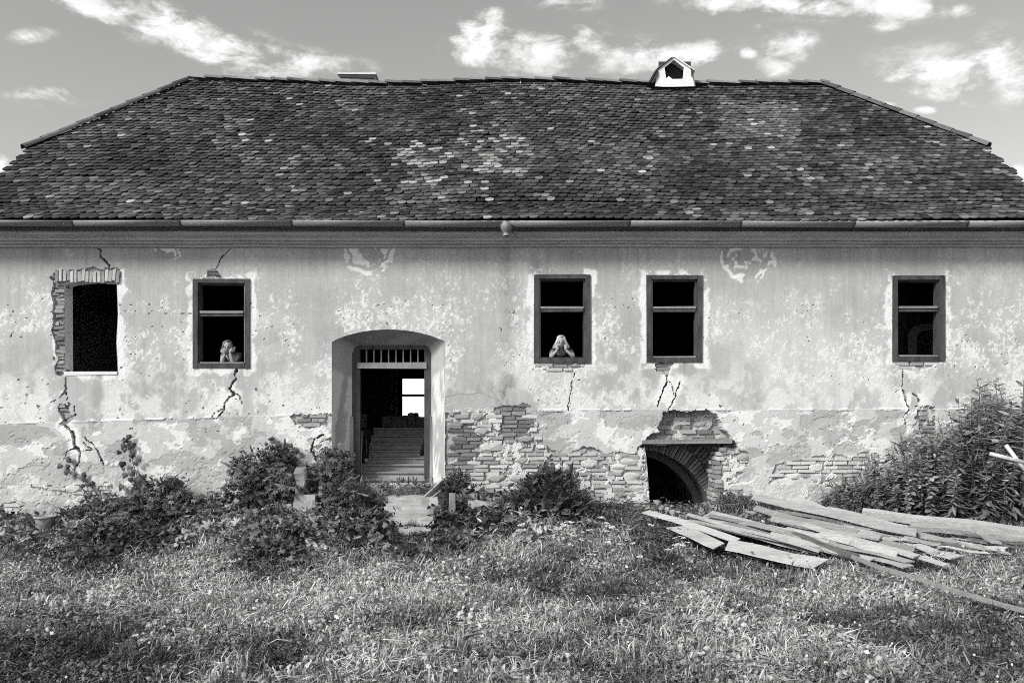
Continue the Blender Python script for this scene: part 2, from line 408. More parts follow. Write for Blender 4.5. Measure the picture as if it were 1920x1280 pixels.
def facade_fields(px, py):
    wx = (fbm(px / 16, py / 16, 20, 4) - .5); wy = (fbm(px / 16, py / 16, 25, 4) - .5)
    n1 = fbm(px / 75, py / 75, 1, 5); n2 = fbm(px / 26, py / 30, 6, 5, .6); n3 = fbm(px / 8, py / 9, 12, 4, .75); n4 = fbm(px / 150, py / 120, 27, 3)
    streak = fbm(px / 9, py / 190, 30, 4); broad = fbm(px / 240, py / 160, 33, 3)
    nn = .27 * n2 + .52 * n3 + .21 * n1 + .10 * (n4 - .5)
    # smooth upper coat of paint, flaking more towards the plinth
    paint = .40 + .10 * (broad - .5) + .14 * (n1 - .5) + .10 * (streak - .5) * sstep(py, 440, 520) + .03 * (n3 - .5)
    paint = paint - .05 * (1 - sstep(py, 446, 520)) * (.6 + .8 * broad) - .05 * sstep(streak, .55, .7) * (1 - sstep(py, 470, 640))
    white = .655 + .06 * (n3 - .5) + .09 * (n1 - .5)
    hf = fbm(px / 4.2, py / 5.2, 58, 3, .8); mix = .50 * hf + .26 * n3 + .16 * n2 + .08 * n1
    rk = np.empty(mix.size); rk[np.argsort(mix, axis=None)] = np.arange(mix.size) / mix.size; rk = rk.reshape(mix.shape)
    den = sstep(.42 * n1 + .30 * n4 + .28 * n2, .40, .60)
    cov = np.interp(py, [440, 500, 540, 600, 660, 720, 780, 1000], [.003, .010, .045, .11, .18, .26, .32, .32]) * np.interp(px, [0, 300, 560, 800, 1000, 1300, 1500, 1920], [1.0, .95, 1.3, 1.1, .9, .65, .7, 1.0]) * (.06 + 1.9 * den)
    fl = .85 * sstep(rk, 1 - cov - .02, 1 - cov + .08); wear = sstep(rk, 1 - cov - .35, 1 - cov + .05) * sstep(den, .2, .8)
    scr = fbm(px / 3.2, py / 46, 52, 3); lime = sstep(.6 * n4 + .4 * broad + .25 * (n1 - .5), .44, .66) * sstep(py, 500, 730)
    paint = paint + .07 * (scr - .5) + .10 * lime
    # dust-thin loss of paint between the flakes
    thin = sstep(n2, .45, .62) * sstep(py, 500, 720) * .45
    tone = paint * (1 - thin) + (paint * .6 + white * .4) * thin
    tone = tone * (1 - .55 * wear) + (paint * .5 + white * .5) * .55 * wear; tone = tone * (1 - fl) + white * fl
    H = .0022 * fl + .006 * (n1 - .5) + .0012 * (n3 - .5)
    # a bright, washed skirt just above the plinth ledge
    sk = sstep(py, 640, 765) * sstep(n2 + .25 * n1 + .2 * (hf - .5), .52, .72) * .75
    tone = tone * (1 - sk) + .65 * sk
    # plinth: thicker render in overlapping, broken coats
    row = plinth_row(px) + 2.0 * (n2 - .5); pl = py > row
    a1 = fbm(px / 55 + 9, py / 34, 40, 5, .55); a2 = fbm(px / 30, py / 22, 44, 5, .6); a3 = fbm(px / 90, py / 20, 48, 4)
    aa = .12 * (n3 - .5); c1 = sstep(a1 + aa, .47, .54); c2 = sstep(a2 + aa, .54, .585); c3 = sstep(a1 * .5 + a2 * .5 + aa, .56, .60)
    pt = .50 + .10 * (n3 - .5) + .14 * (n1 - .5)
    pt = pt * (1 - c1) + (.36 + .08 * (n2 - .5)) * c1
    pt = pt * (1 - c2) + (.66 + .06 * (n3 - .5)) * c2
    pt = pt * (1 - .75 * c3) + .33 * .75 * c3
    low = sstep(py, 840, 950); pt = pt * (1 - .55 * low) + (.54 + .24 * (n2 - .5)) * .55 * low
    pH = -.012 + .007 * c1 - .004 * c2 + .008 * c3 + .012 * (a2 - .5) + .022 * low * (a3 - .5) + .022 * low * (n3 - .5)
    pt = pt * (1 - .30 * sstep(py, 890, 975) * sstep(n2 + .3 * (n1 - .5), .42, .60)) + .05 * (scr - .5); tone = np.where(pl, pt, tone); H = np.where(pl, pH, H)
    led = np.abs(py - row); lw = (led < 1.8) & (n2 > .52); H = np.where(lw & (py > row - 2), -.015, H); tone = np.where((led < 1.6) & (py > row), .40, np.where(lw, .70, tone))
    # pale scars where stucco has come off
    for cx, cy, r in ((690, 470, 48), (1400, 478, 50), (314, 462, 26)):
        d = np.hypot((px - cx + 16 * wx * 2) / 1.05, (py - cy + 10 * wy * 2)) / r
        ring = np.exp(-((d - .9) / .10) ** 2) * sstep(py, cy - r * .25, cy + 4)
        ring = np.maximum(ring, np.exp(-((d - .45) / .16) ** 2) * sstep(n2, .42, .55)); ring = ring * sstep(n2 + .3 * n3, .52, .62)
        inside = (1 - sstep(d, .8, 1.0)) * sstep(py, cy - r * .4, cy)
        tone = tone * (1 - .12 * inside); H = H + .008 * inside; rr = sstep(ring, .15, .4); tone = tone * (1 - rr) + .68 * rr
    # white bands of newer mortar round the window frames
    for x0, x1, y0, y1 in WIN + [(112, 222, 515, 700)]:
        d = np.maximum(np.maximum(x0 - px, px - x1), np.maximum(y0 - py, py - y1)); d = d + 12 * (wx + wy)
        b = (1 - sstep(d, 8, 13)) * sstep(n2 * .7 + n3 * .3, .36, .48); side = (px < x0 + 4) | (px > x1 - 4) | (py > y1 - 3) | (n2 > .55)
        b = b * side; tone = tone * (1 - b) + .70 * b; H = H + .006 * b * (n3 - .5)
    for x0, x1, y0, y1 in WIN + [(112, 222, 515, 700)]:
        for xx in (x0 + 6, x1 - 6, (x0 + x1) / 2 + 20):
            run = np.exp(-((px - xx + 10 * wx) / (5 + .05 * np.abs(py - y1))) ** 2) * (py > y1) * np.exp(-(py - y1) / 38.0) * sstep(scr, .40, .62); tone = tone * (1 - .32 * run)
    # grey stain below the lost down-pipe
    st = np.exp(-((px - 952 + 14 * wx) / 17) ** 2) * (.35 + .65 * sstep(py, 660, 740)) * sstep(n2 + .3 * n3, .5, .68) * (py < 790)
    tone = tone * (1 - .55 * st)
    grime = np.exp(-((px - 930) / 95) ** 2 - ((py - 790) / 75) ** 2) * sstep(.6 * n2 + .4 * n3, .42, .58); tone = tone * (1 - .38 * grime)
    tone = tone * (1 - .16 * np.exp(-((px - 948) / 12) ** 2) * (py < 640))
    patch = np.exp(-(((px - 880) / 60) ** 2 + ((py - 752) / 17) ** 2)) > .45 + .5 * wx
    tone = np.where(patch & (py < row), .38 + .1 * (n3 - .5), tone); H = np.where(patch & (py < row), H + .012 * n2, H)
    # lost plaster: the core shows, set back, under ragged edges
    hole = np.zeros(px.shape); qx = px + 20 * wx; qy = py + 16 * wy; mort = np.zeros(px.shape, bool)
    for poly, t, dep, stn in EXP:
        m = inpoly(qx, qy, poly); smear = sstep(.5 * n2 + .5 * n3, .50, .60) * (.050 if stn > 0 else .012); H = np.where(m, dep + .012 * (n3 - .5) - smear, H)
        tone = np.where(m, (.24 + t * .6 + (.10 if stn > 0 else 0) * (smear > .02)) * (.72 + .6 * (n2 - .2)), tone); mort |= m
        dd = m
    for pts, w in CRACKS:
        d = seg_dist(px + 13 * wx, py + 9 * wy, pts); ww = w * np.clip(2.6 * (.5 * n2 + .5 * fbm(px / 9, py / 9, 55, 3)) - .72, .12, 1.5)
        near = (1 - sstep(d, ww + 5, ww + 16)) * sstep(n2, .42, .52) * (w > 1.6); tone = tone * (1 - near) + .70 * near
        k = d < ww; H = np.where(k, np.maximum(H, .02 + .014 * w), H); tone = np.where(k, .07, tone)
    # small chips and nail holes
    chip = (fbm(px / 5.0, py / 4.0, 50, 2) > .865) & (n1 > .50) & (py > 560); H = np.where(chip, H + .02, H); tone = np.where(chip, .22, tone)
    return H, np.clip(tone, .04, .80), mort


def facade():
    res = 0.015
    xs = np.arange(-9.62, 9.50, res); zs = np.arange(-.6, 4.78, res)
    X, Z = np.meshgrid(xs, zs)
    px = 960 + X * S; py = YH - (Z - ZC) * S
    H, tone, mort = facade_fields(px, py)
    keep = np.ones((len(zs) - 1, len(xs) - 1), bool); X2, Z2 = X.copy(), Z.copy()
    cpx = (px[:-1, :-1] + px[1:, 1:]) / 2; cpy = (py[:-1, :-1] + py[1:, 1:]) / 2
    for h in HOLES:
        ins = inpoly(cpx, cpy, h); keep &= ~ins
        pad = np.pad(ins, 1); touch = pad[:-1, :-1] | pad[1:, :-1] | pad[:-1, 1:] | pad[1:, 1:]
        full = pad[:-1, :-1] & pad[1:, :-1] & pad[:-1, 1:] & pad[1:, 1:]
        jj, ii = np.nonzero(touch & ~full)
        best = np.full(len(jj), 1e9); bx = np.zeros(len(jj)); by = np.zeros(len(jj)); vx = px[jj, ii]; vy = py[jj, ii]
        for k in range(len(h)):
            (x1, y1), (x2, y2) = h[k], h[(k + 1) % len(h)]; ex, ey = x2 - x1, y2 - y1
            t = np.clip(((vx - x1) * ex + (vy - y1) * ey) / (ex * ex + ey * ey), 0, 1); qx = x1 + t * ex; qy = y1 + t * ey
            d = np.hypot(vx - qx, vy - qy); b = d < best; best = np.where(b, d, best); bx = np.where(b, qx, bx); by = np.where(b, qy, by)
        ok = best < 3.2
        X2[jj[ok], ii[ok]] = (bx[ok] - 960) / S; Z2[jj[ok], ii[ok]] = ZC + (YH - by[ok]) / S
    idx = np.arange(X.size).reshape(X.shape)
    f = np.stack([idx[:-1, :-1], idx[:-1, 1:], idx[1:, 1:], idx[1:, :-1]], -1)[keep]
    used = np.unique(f); remap = -np.ones(X.size, int); remap[used] = np.arange(len(used))
    v = np.stack([X2, H, Z2], -1).reshape(-1, 3)[used]
    o = add('facade_wall', v, [remap[f]], M['plaster'], house, False, tone.reshape(-1)[used])
    return o


wall = facade()
wall['label'] = 'front wall with flaking grey paint over white plaster'


# ---- bricks and stones that show where the plaster is gone
def brick_mesh(name, seed, mat):
    r = np.random.default_rng(seed); b = bmesh.new(); bmesh.ops.create_cube(b, size=1.0)
    for v in b.verts: v.co.y *= 1.0
    bmesh.ops.bevel(b, geom=[e for e in b.edges], offset=.045, segments=1, affect='EDGES')
    for v in b.verts: v.co += Vector(r.normal(0, .022, 3))
    me = bpy.data.meshes.new(name); b.to_mesh(me); b.free(); me.materials.append(mat); return me


def stone_mesh(name, seed, mat):
    r = np.random.default_rng(seed); b = bmesh.new(); bmesh.ops.create_icosphere(b, subdivisions=2, radius=.56)
    for v in b.verts:
        c = v.co; k = max(abs(c.x), abs(c.y), abs(c.z)); c *= (.5 / k) * .35 + .65; v.co = c + Vector(r.normal(0, .035, 3))
    me = bpy.data.meshes.new(name); b.to_mesh(me); b.free(); me.materials.append(mat)
    return me


BM = [brick_mesh('brick', i, M['brick']) for i in range(5)]
SM = [stone_mesh('stone', i, M['stone']) for i in range(6)]
bricks = []   # (px, py, w, h, depth, tone, rotation, kind)
for ei, (poly, t, dep, stn) in enumerate(EXP):
    xs_, ys_ = [p[0] for p in poly], [p[1] for p in poly]
    if stn == 2:      # soldier course over the broken window
        x = min(xs_)
        while x < max(xs_):
            w = random.uniform(6.2, 8.0); cx = x + w / 2; cy = 517 + 4 * math.sin((x - 104) / 40) - 5 * (1 - ((x - 163) / 60) ** 2) * .5
            bricks.append((cx, cy + random.uniform(-2, 2), w - 1.2, random.uniform(19, 24), dep - .075 + random.uniform(-.01, .02), t * random.uniform(.6, 1.3), random.uniform(-4, 4) + (cx - 163) * .08, 'brick')); x += w
        continue
    y = min(ys_) + 3; r = 0
    while y < max(ys_):
        big = False; x = min(xs_) - random.uniform(0, 28); hh = random.uniform(7.0, 9.0)
        while x < max(xs_):
            isst = random.random() < stn * (1.5 if y > 890 else .6)
            w = random.uniform(24, 46) if isst else random.choice((13, 27, 27, 29, 31)) * random.uniform(.85, 1.08)
            h = random.uniform(11, 18) if isst else hh - random.uniform(1.0, 2.4)
            cx, cy = x + w / 2, y + (random.uniform(0, 4) if isst else random.uniform(-.5, .5))
            if inpoly(np.array([cx]), np.array([cy]), poly)[0] and (ei > 0 or (random.random() < .62 and not any(inpoly(np.array([cx]), np.array([cy]), e_[0])[0] for e_ in EXP[1:5]))) and not any(inpoly(np.array([cx + k * w]), np.array([cy]), hh_)[0] for hh_ in HOLES for k in (-.42, 0, .42)):
                tn = t * random.uniform(.6, 1.45) * (1.05 if isst else 1) * (1.45 if random.random() < .22 and t > .25 else 1)
                bricks.append((cx, cy, w, h, dep - (.055 if isst else .045) + random.uniform(-.012, .02), min(tn, .56), random.uniform(-3, 3), 'stone' if isst else 'brick'))
            x += w + random.uniform(1.2, 3.2) * (1.8 if stn > .2 else 1)
        y += hh; r += 1
# the jambs and the ragged pier by the broken window, course by course
for k in range(24):
    y = 522 + 7.6 * k
    if random.random() < .85: w_ = random.uniform(11, 25); bricks.append((120 - w_ / 2 + random.uniform(-3, 2), y + random.uniform(-1, 1), w_, random.uniform(5, 7), .02 + random.uniform(-.02, .05), random.uniform(.08, .30), random.uniform(-7, 7), 'brick'))
bricks.sort(key=lambda b: -b[2] * b[3])
nb = ns = 0; rest = G()
for cx, cy, w, h, dep, t, rot, kind in bricks:
    p = P(cx, cy); y = dep + .06
    lim = 300
    if (kind == 'brick' and nb >= 268):
        m = BM[nb % 5]; R = np.array(Euler((0, math.radians(rot), 0)).to_matrix())
        vv = np.array([v.co[:] for v in m.vertices]) * (w / S, .12, h / S) @ R.T + (p[0], y, p[2])
        rest.put(vv, [f.vertices[:] for f in m.polygons], t); continue
    o = bpy.data.objects.new(kind, random.choice(BM if kind == 'brick' else SM)); C.objects.link(o)
    o.parent = wall; o.location = Vector((p[0], y, p[2])) - wloc(wall); o.scale = (w / S, .12 if kind == 'brick' else .13, h / S)
    o.rotation_euler = (0, math.radians(rot), 0); o.color = (t, t, t, 1)
    if kind == 'brick': nb += 1
    else: ns += 1
if rest.n: rest.obj('brick_courses', M['brickm'], wall, kind='stuff')

# ---- reveals of the window openings, the ragged opening and the cellar opening
def reveal(name, outline, depth, mat, shrink=0.0, grow=0.0):
    g = G(); n = len(outline); v = []
    cx = sum(p[0] for p in outline) / n; cy = sum(p[1] for p in outline) / n
    for d, k in ((-.004, 1.0), (depth, 1.0 + grow)):
        for x, y in outline:
            q = P(cx + (x - cx) * k, cy + (y - cy) * k); v.append((q[0], d, q[2]))
    return g.put(v, [(i, (i + 1) % n, n + (i + 1) % n, n + i) for i in range(n)]).obj(name, mat, house)


for h in HOLES[3:]: reveal('window_reveal', h, .30, M['reveal'])
reveal('window_reveal', W1, .26, M['white'])
reveal('cellar_reveal', CELLAR[:-4] + [(1343, 1010), (1219, 1010)] + CELLAR[-3:], .5, M['step'])

# ---- window frames
for n_, (x0, x1, y0, y1) in enumerate(WIN):
    a = P(x0, y1); b = P(x1, y0); X0, X1, Z0, Z1 = a[0], b[0], a[2], b[2]; fw = .088
    sag = random.uniform(-.006, .006)
    g = G()
    g.box(X0, X0 + fw, -.022, .10, Z0, Z1, jit=.003).box(X1 - fw, X1, -.022, .10, Z0, Z1, jit=.003)
    g.box(X0 + fw, X1 - fw, -.020, .10, Z0, Z0 + fw * .95, jit=.003).box(X0 + fw, X1 - fw, -.020, .10, Z1 - fw * .8, Z1, jit=.003)
    w = g.obj('window', M['framewood'], house)
    w['label'] = 'dark peeling wooden window frame without glass'
    i = .028; A, B = X0 + fw, X1 - fw; c0, c1 = Z0 + fw * .95, Z1 - fw * .8
    for nm, bx in (('inner_frame', (A, A + i, .03, .16, c0, c1)), ('inner_frame', (B - i, B, .03, .16, c0, c1)), ('inner_frame', (A + i, B - i, .03, .16, c1 - i, c1)), ('sill', (A + i, B - i, .0, .20, c0, c0 + .022))):
        G().box(*bx, jit=.002).obj(nm, M['palewood'] if random.random() < .5 else M['framewood'], w)
    zt = P(0, y0 + (y1 - y0) * .385)[2]
    G().box(A + i, B - i, .012, .12, zt - .05, zt - .005, jit=.003).obj('transom', M['framewood'], w)
    G().box(A + i, B - i, .0, .10, zt + .004, zt + .045, jit=.003).obj('transom', M['palewood'], w)
a = P(122, 697); b = P(219, 697)
G().box(a[0] - .01, b[0] + .01, -.02, .3, a[2] - .05, a[2] + .012, jit=.006).obj('window_sill', M['white'], house)

# ---- cornice, gutter with its outlet
prof = [(0.02, 3.26), (-.42, 3.25), (-.42, 3.20), (-.20, 3.19), (-.20, 3.10), (-.30, 3.09), (-.30, 3.05), (-.27, 3.035), (-.20, 3.005), (-.19, 2.97), (-.13, 2.965), (-.13, 2.935), (-.06, 2.915), (-.055, 2.885), (-.01, 2.88), (.01, 2.87)]
xs_ = np.linspace(-9.62, 9.50, 150); V = []
for x in xs_:
    for k, (y, z) in enumerate(prof):
        V.append((x, y + .012 * (float(vnoise(x * 1.3, k * .7, 5)) - .5), z + ZC + .014 * (float(vnoise(x * .9 + 30, k * .5, 6)) - .5)))
npf = len(prof); idx = np.arange(len(V)).reshape(len(xs_), npf)
add('cornice', V, [np.stack([idx[:-1, :-1], idx[1:, :-1], idx[1:, 1:], idx[:-1, 1:]], -1).reshape(-1, 4)], M['cornice'], house)
joints = [-150, 138, 340, 548, 758, 952, 1180, 1388, 1600, 1812, 2000]
gut = None
for k, (xa, xb) in enumerate(zip(joints[:-1], joints[1:])):
    X0, X1 = max((xa - 960) / S * .963, -9.7), min((xb - 960) / S * .963, 9.6); g = G(); v = []; n = 12; R = .082
    dz0 = -.006 * math.sin(k * 1.7) - .003 * k; dz1 = -.006 * math.sin((k + 1) * 1.7) - .003 * (k + 1)
    for X, dz in ((X0 + .006, dz0), (X1 - .006, dz1)):
        for r in (R, R - .006):
            for j in range(n + 1):
                a = math.pi * j / n; v.append((X, -.50 - r * math.cos(a), ZC + 3.225 + dz - r * 1.0 * math.sin(a)))
    m = n + 1; f = []
    for j in range(n):
        f += [(j, j + 1, 2 * m + j + 1, 2 * m + j), (m + j + 1, m + j, 3 * m + j, 3 * m + j + 1), (j, m + j, m + j + 1, j + 1), (2 * m + j + 1, 3 * m + j + 1, 3 * m + j, 2 * m + j)]
    f += [(0, 2 * m, 3 * m, m), (n, m + n, 3 * m + n, 2 * m + n)]
    o = g.put(v, f).obj('gutter_section', M['gutter'], house, smooth=True)
    br = G(); vv = []
    for X in (X1 - .012, X1 + .012):
        for j in range(n + 1):
            a = math.pi * j / n; vv.append((X, -.50 - (R + .008) * math.cos(a), ZC + 3.232 + dz1 - (R + .008) * math.sin(a)))
    br.put(vv, [(j, j + 1, m + j + 1, m + j) for j in range(n)]).obj('bracket', M['dark'], o)
p = P(949, 428, 13.5); g = G(); v = []
for r, z in ((.075, .10), (.10, .04), (.098, .0), (.075, -.05), (.046, -.075), (.046, -.10), (.056, -.105), (.056, -.135)):
    for k in range(14):
        a = 2 * math.pi * k / 14; v.append((p[0] + r * math.cos(a), -.52 + r * math.sin(a), p[2] + z))
g.put(v, [(i * 14 + k, i * 14 + (k + 1) % 14, (i + 1) * 14 + (k + 1) % 14, (i + 1) * 14 + k) for i in range(7) for k in range(14)]).obj('rain_outlet', M['gutter'], house, smooth=True)

# ------------------------------------------------------------------ roof
PROF = np.array([(-.47, 3.245), (-.15, 3.47), (.45, 3.78), (5.0, 7.78)]); SEG = np.hypot(*np.diff(PROF, axis=0).T); CUM = np.concatenate([[0], np.cumsum(SEG)])
RXL, RXR, HXL, HXR = -7.61, 7.36, -9.84, 9.67
ZKL, ZKR = 5.36, 5.46


def roof_pt(x, s):
    y = np.interp(s, CUM, PROF[:, 0]); z = np.interp(s, CUM, PROF[:, 1])
    sag = -.05 * np.sin(np.pi * np.clip(s / CUM[-1], 0, 1)) + .12 * (vnoise(np.asarray(x) * .33 + 50, np.asarray(s) * .5, 9) - .5) * np.clip(s / 1.0, .15, 1)
    edge = .025 * np.sin(np.asarray(x) * .8 + 1) + np.interp(x, [-8, 0, 8], [.03, .0, -.05]) * s / CUM[-1]
    return y, z + sag + edge


def roof_lim(z):
    l = HXL if z < ZKL else HXL + (RXL - HXL) * (z - ZKL) / (7.78 - ZKL); r = HXR if z < ZKR else HXR + (RXR - HXR) * (z - ZKR) / (7.78 - ZKR)
    return l, r


# boarding under the tiles, hipped ends and rear slope
g = G(); ss = np.linspace(0.02, CUM[-1] - .02, 40); rows = []
for s in ss:
    z0 = float(np.interp(s, CUM, PROF[:, 1])); l, r = roof_lim(z0); xs_ = np.linspace(l + .03, r - .03, 40); y, z = roof_pt(xs_, s); rows.append(np.stack([xs_, y + .03 + 0 * z, z + ZC - .075], 1))
idx = np.arange(1600).reshape(40, 40)
roof = add('roof', np.concatenate(rows), [np.stack([idx[:-1, :-1], idx[:-1, 1:], idx[1:, 1:], idx[1:, :-1]], -1).reshape(-1, 4)], M['dark'], house)
roof['label'] = 'steep half-hipped roof of rounded clay tiles'
g = G()
for X, RX, ZK in ((HXL, RXL, ZKL), (HXR, RXR, ZKR)):
    yk = float(np.interp(ZK, PROF[:, 1], PROF[:, 0])); g.put([(X, yk, ZK + ZC), (X, 10 - yk, ZK + ZC), (RX, 5.0, 7.74 + ZC)], [(0, 1, 2)])
g.put([(HXL, 10.4, 3.1 + ZC), (HXR, 10.4, 3.1 + ZC), (HXR, 10 - yk, ZKR + ZC), (RXR, 5.05, 7.74 + ZC), (RXL, 5.05, 7.74 + ZC), (HXL, 10 - yk, ZKL + ZC)], [(0, 1, 2, 3, 4, 5)])
g.obj('rear_slope', M['tilem'] if False else M['dark'], roof)

TW, TL, TE, TT = .158, .22, .136, .023
tv = [(-.5, 1.0), (-.5, .62), (-.5, .27), (-.43, .14), (-.28, .045), (-.1, .004), (.1, .004), (.28, .045), (.43, .14), (.5, .27), (.5, .62), (.5, 1.0)]
TSH = np.array([.55, .55, .9, 1.0, 1.1, 1.15, 1.15, 1.1, 1.0, .9, .55, .55] + [.25] * 12)  # shadow between rows painted into the tile tone: dark rim, darker upper part
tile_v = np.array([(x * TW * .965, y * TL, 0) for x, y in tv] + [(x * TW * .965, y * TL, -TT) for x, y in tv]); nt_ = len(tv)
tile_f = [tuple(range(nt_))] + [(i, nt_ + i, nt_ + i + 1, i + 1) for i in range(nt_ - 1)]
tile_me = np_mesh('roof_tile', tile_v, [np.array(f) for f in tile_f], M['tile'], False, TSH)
TV, TTone, count = [], [], 0
nrow = int((CUM[-1] - .1) / TE)
for r in range(nrow + 1):
    s = r * TE; sm = s + TE * .5
    z0 = float(np.interp(s + .02, CUM, PROF[:, 1])); l, rr = roof_lim(z0)
    k = int(np.searchsorted(CUM, sm) - 1); k = min(max(k, 0), 2); pit = math.atan2(PROF[k + 1, 1] - PROF[k, 1], PROF[k + 1, 0] - PROF[k, 0])
    x = -9.9 + (.5 * (r % 2) + .12 * math.sin(r * 1.7)) * TW; x += TW * math.ceil((l + TW * .45 - x) / TW); rowdz = random.uniform(-.004, .006)
    while x < rr - TW * .4:
        xj = x; x = x + random.gauss(0, .006); y, z = roof_pt(x, s + random.gauss(0, .006)); y = float(y); z = float(z) + ZC + .026 + rowdz + random.gauss(0, .004)
        D = DW + y; ppx = 960 + x * FPX / D; ppy = YH - (z - ZC) * FPX / D
        pn = float(fbm(np.array(ppx / 130), np.array(ppy / 60), 14, 3)); pn2 = float(vnoise(np.array(ppx / 30), np.array(ppy / 14), 18))
        t = .060 * math.exp(random.gauss(0, .45)) * (.35 + 1.3 * pn) * (.65 + .7 * pn2)
        if random.random() < .10: t *= 1.7
        pl = .006
        if 690 < ppx < 985 and 255 < ppy < 345: pl = .10 + (.42 if pn2 > .60 else 0)
        elif 430 < ppx < 540 and 220 < ppy < 330: pl = .05
        elif 520 < ppx < 1060 and 330 < ppy < 400: pl = .03
        elif 850 < ppx < 1000 and 180 < ppy < 260: pl = .02
        if 1350 < ppx < 1500 and 190 < ppy < 262: t = t * 1.2 + .05
        if random.random() < pl: t = random.uniform(.20, .40)
        t = min(max(t, .015), .6)
        E = Euler((pit + math.radians(-8.0 + random.gauss(0, 1.5)), math.radians(random.gauss(0, 1.0)), math.radians(random.gauss(0, 1.4))))
        if random.random() < .018: E.z += random.gauss(0, .12); E.x += random.gauss(0, .05); z += .006
        if r < 3 and count < 300 and abs(ppx - 960) < 985:
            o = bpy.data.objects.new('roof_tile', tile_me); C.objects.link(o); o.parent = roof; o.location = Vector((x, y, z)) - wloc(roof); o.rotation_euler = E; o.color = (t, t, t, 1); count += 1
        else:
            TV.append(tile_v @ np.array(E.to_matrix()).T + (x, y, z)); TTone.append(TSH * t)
        x = xj + TW
ff = []
base = np.arange(len(TV))[:, None] * (2 * nt_)
f9 = (np.array(tile_f[0])[None, :] + base); f4 = (np.array(tile_f[1:])[None] + base[:, :, None]).reshape(-1, 4)
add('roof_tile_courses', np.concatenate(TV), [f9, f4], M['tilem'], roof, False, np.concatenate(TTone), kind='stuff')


def cap_tile(a, b, t, rad=.105):
    g = G(); a = np.asarray(a, float); b = np.asarray(b, float); d = b - a; L = np.linalg.norm(d); d /= L
    r = np.cross(d, (0, 0, 1)); r /= np.linalg.norm(r); u = np.cross(r, d); v = []; n = 7
    for p, k in ((a, 1.0), (b + d * .05, .86)):
        for q in (1.0, .86):
            for j in range(n):
                th = math.pi * j / (n - 1); v.append(p + rad * k * q * (math.cos(th) * r + math.sin(th) * u * .85))
    f = []
    for j in range(n - 1): f += [(j, j + 1, 2 * n + j + 1, 2 * n + j), (n + j + 1, n + j, 3 * n + j, 3 * n + j + 1), (j, n + j, n + j + 1, j + 1)]
    o = g.put(v, f).obj('ridge_tile', M['captile'], roof); o.color = (t, t, t, 1)


def ridge_z(x): return float(roof_pt(x, CUM[-1])[1]) + ZC + .02


x = RXL
while x < RXR:
    x2 = min(x + random.uniform(.36, .42), RXR + .05); jz = random.uniform(-.012, .012)
    cap_tile((x, 4.98, ridge_z(x) + jz), (x2, 4.98, ridge_z(x2) + jz - .02), random.uniform(.06, .26)); x = x2
for X, RX, ZK, n in ((HXL, RXL, ZKL, 10), (HXR, RXR, ZKR, 10)):
    yk = float(np.interp(ZK, PROF[:, 1], PROF[:, 0])); A = np.array((X, yk, float(roof_pt(X, CUM[2] + (CUM[3] - CUM[2]) * (ZK - 3.78) / 4)[1]) + ZC + .03)); B = np.array((RX, 4.98, ridge_z(RX)))
    for k in range(n): cap_tile(A + (B - A) * k / n + (0, -.02, random.uniform(-.05, -.03)), A + (B - A) * (k + 1) / n + (0, -.02, -.045), random.uniform(.05, .16))

# chimneys
def R_(px, py, D=18.95): return P(px, py, D)


ch = empty('chimney', (R_(1262, 160)[0], 5.05, R_(1262, 165)[2]))
ch.parent = roof; ch.location = Vector((R_(1262, 160)[0], 5.05, R_(1262, 165)[2])) - wloc(roof)
bpy.data.objects.remove(ch)
fr = [(1231, 160), (1233, 131), (1245, 122), (1263, 110), (1284, 122), (1296, 131), (1299, 160)]
op = [(1249, 147), (1246, 127), (1264, 112.5), (1282, 127), (1280, 148), (1261, 148.5), (1254, 143)]
# front and rear plates with the five-sided smoke opening, side walls and little roof slabs
for Yd in (0.0,):
    g = G()
    outl = [fr[0], fr[1], fr[2], fr[3], fr[4], fr[5], fr[6]]
    # ring of quads between the outline and the opening
    oo = [(1228, 162), (1233, 131), (1263, 109), (1296, 131), (1302, 162), (1263, 163), (1245, 163)]
    v = []
    for D in (18.7, 18.8):
        for pt in oo: v.append(R_(*pt, D))
        for pt in (op[0], op[1], op[2], op[3], op[4], op[5], op[6]): v.append(R_(*pt, D))
    f = []
    for i in range(7):
        j = (i + 1) % 7; f += [(i, j, 7 + j, 7 + i), (14 + j, 14 + i, 21 + i, 21 + j), (7 + i, 7 + j, 21 + j, 21 + i), (j, i, 14 + i, 14 + j)]
    chim = g.put(v, f).obj('chimney', M['white'], roof)
for xa in (1228, 1300):
    a = R_(xa, 162, 18.8); b = R_(xa + (5 if xa < 1260 else -5), 131, 18.8)
    G().prism([a, b, b + (0.05, 0, 0), a + (0.05, 0, 0)], (0, 0, 0), (0, .85, 0)).obj('side_wall', M['white'], chim)
top = R_(1263, 109, 18.75); l = R_(1233, 131, 18.75); r = R_(1296, 131, 18.75)
for e in (l, r):
    d = (e - top) * 1.12; G().prism([top + (0, -.06, .0), top + d + (0, -.06, 0), top + d + (0, -.06, .03), top + (0, -.06, .03)], (0, 0, 0), (0, 1.0, 0)).obj('cap_slab', M['white'], chim)
for pts in ([(1215, 155), (1219, 155), (1234, 128), (1229, 131)], [(1221, 155), (1234, 131), (1234, 140), (1225, 156)], [(1296, 127), (1303, 134), (1297, 143)], [(1232, 130), (1260, 108), (1261, 106), (1231, 129)]):
    G().prism([R_(*q, 18.66) for q in pts], (0, 0, 0), (0, .5, 0)).obj('loose_sheet', M['dark'], chim)
G().box(R_(1234, 0, 19.1)[0], R_(1294, 0, 19.1)[0], 5.02, 5.06, R_(0, 160, 19.1)[2], R_(0, 117, 19.1)[2] - .02).obj('dark_backing', M['dark'], chim)  # dark sheet added behind the opening, its shade put into the colour
a = R_(637, 153, 19.3); b = R_(705, 142, 19.3)
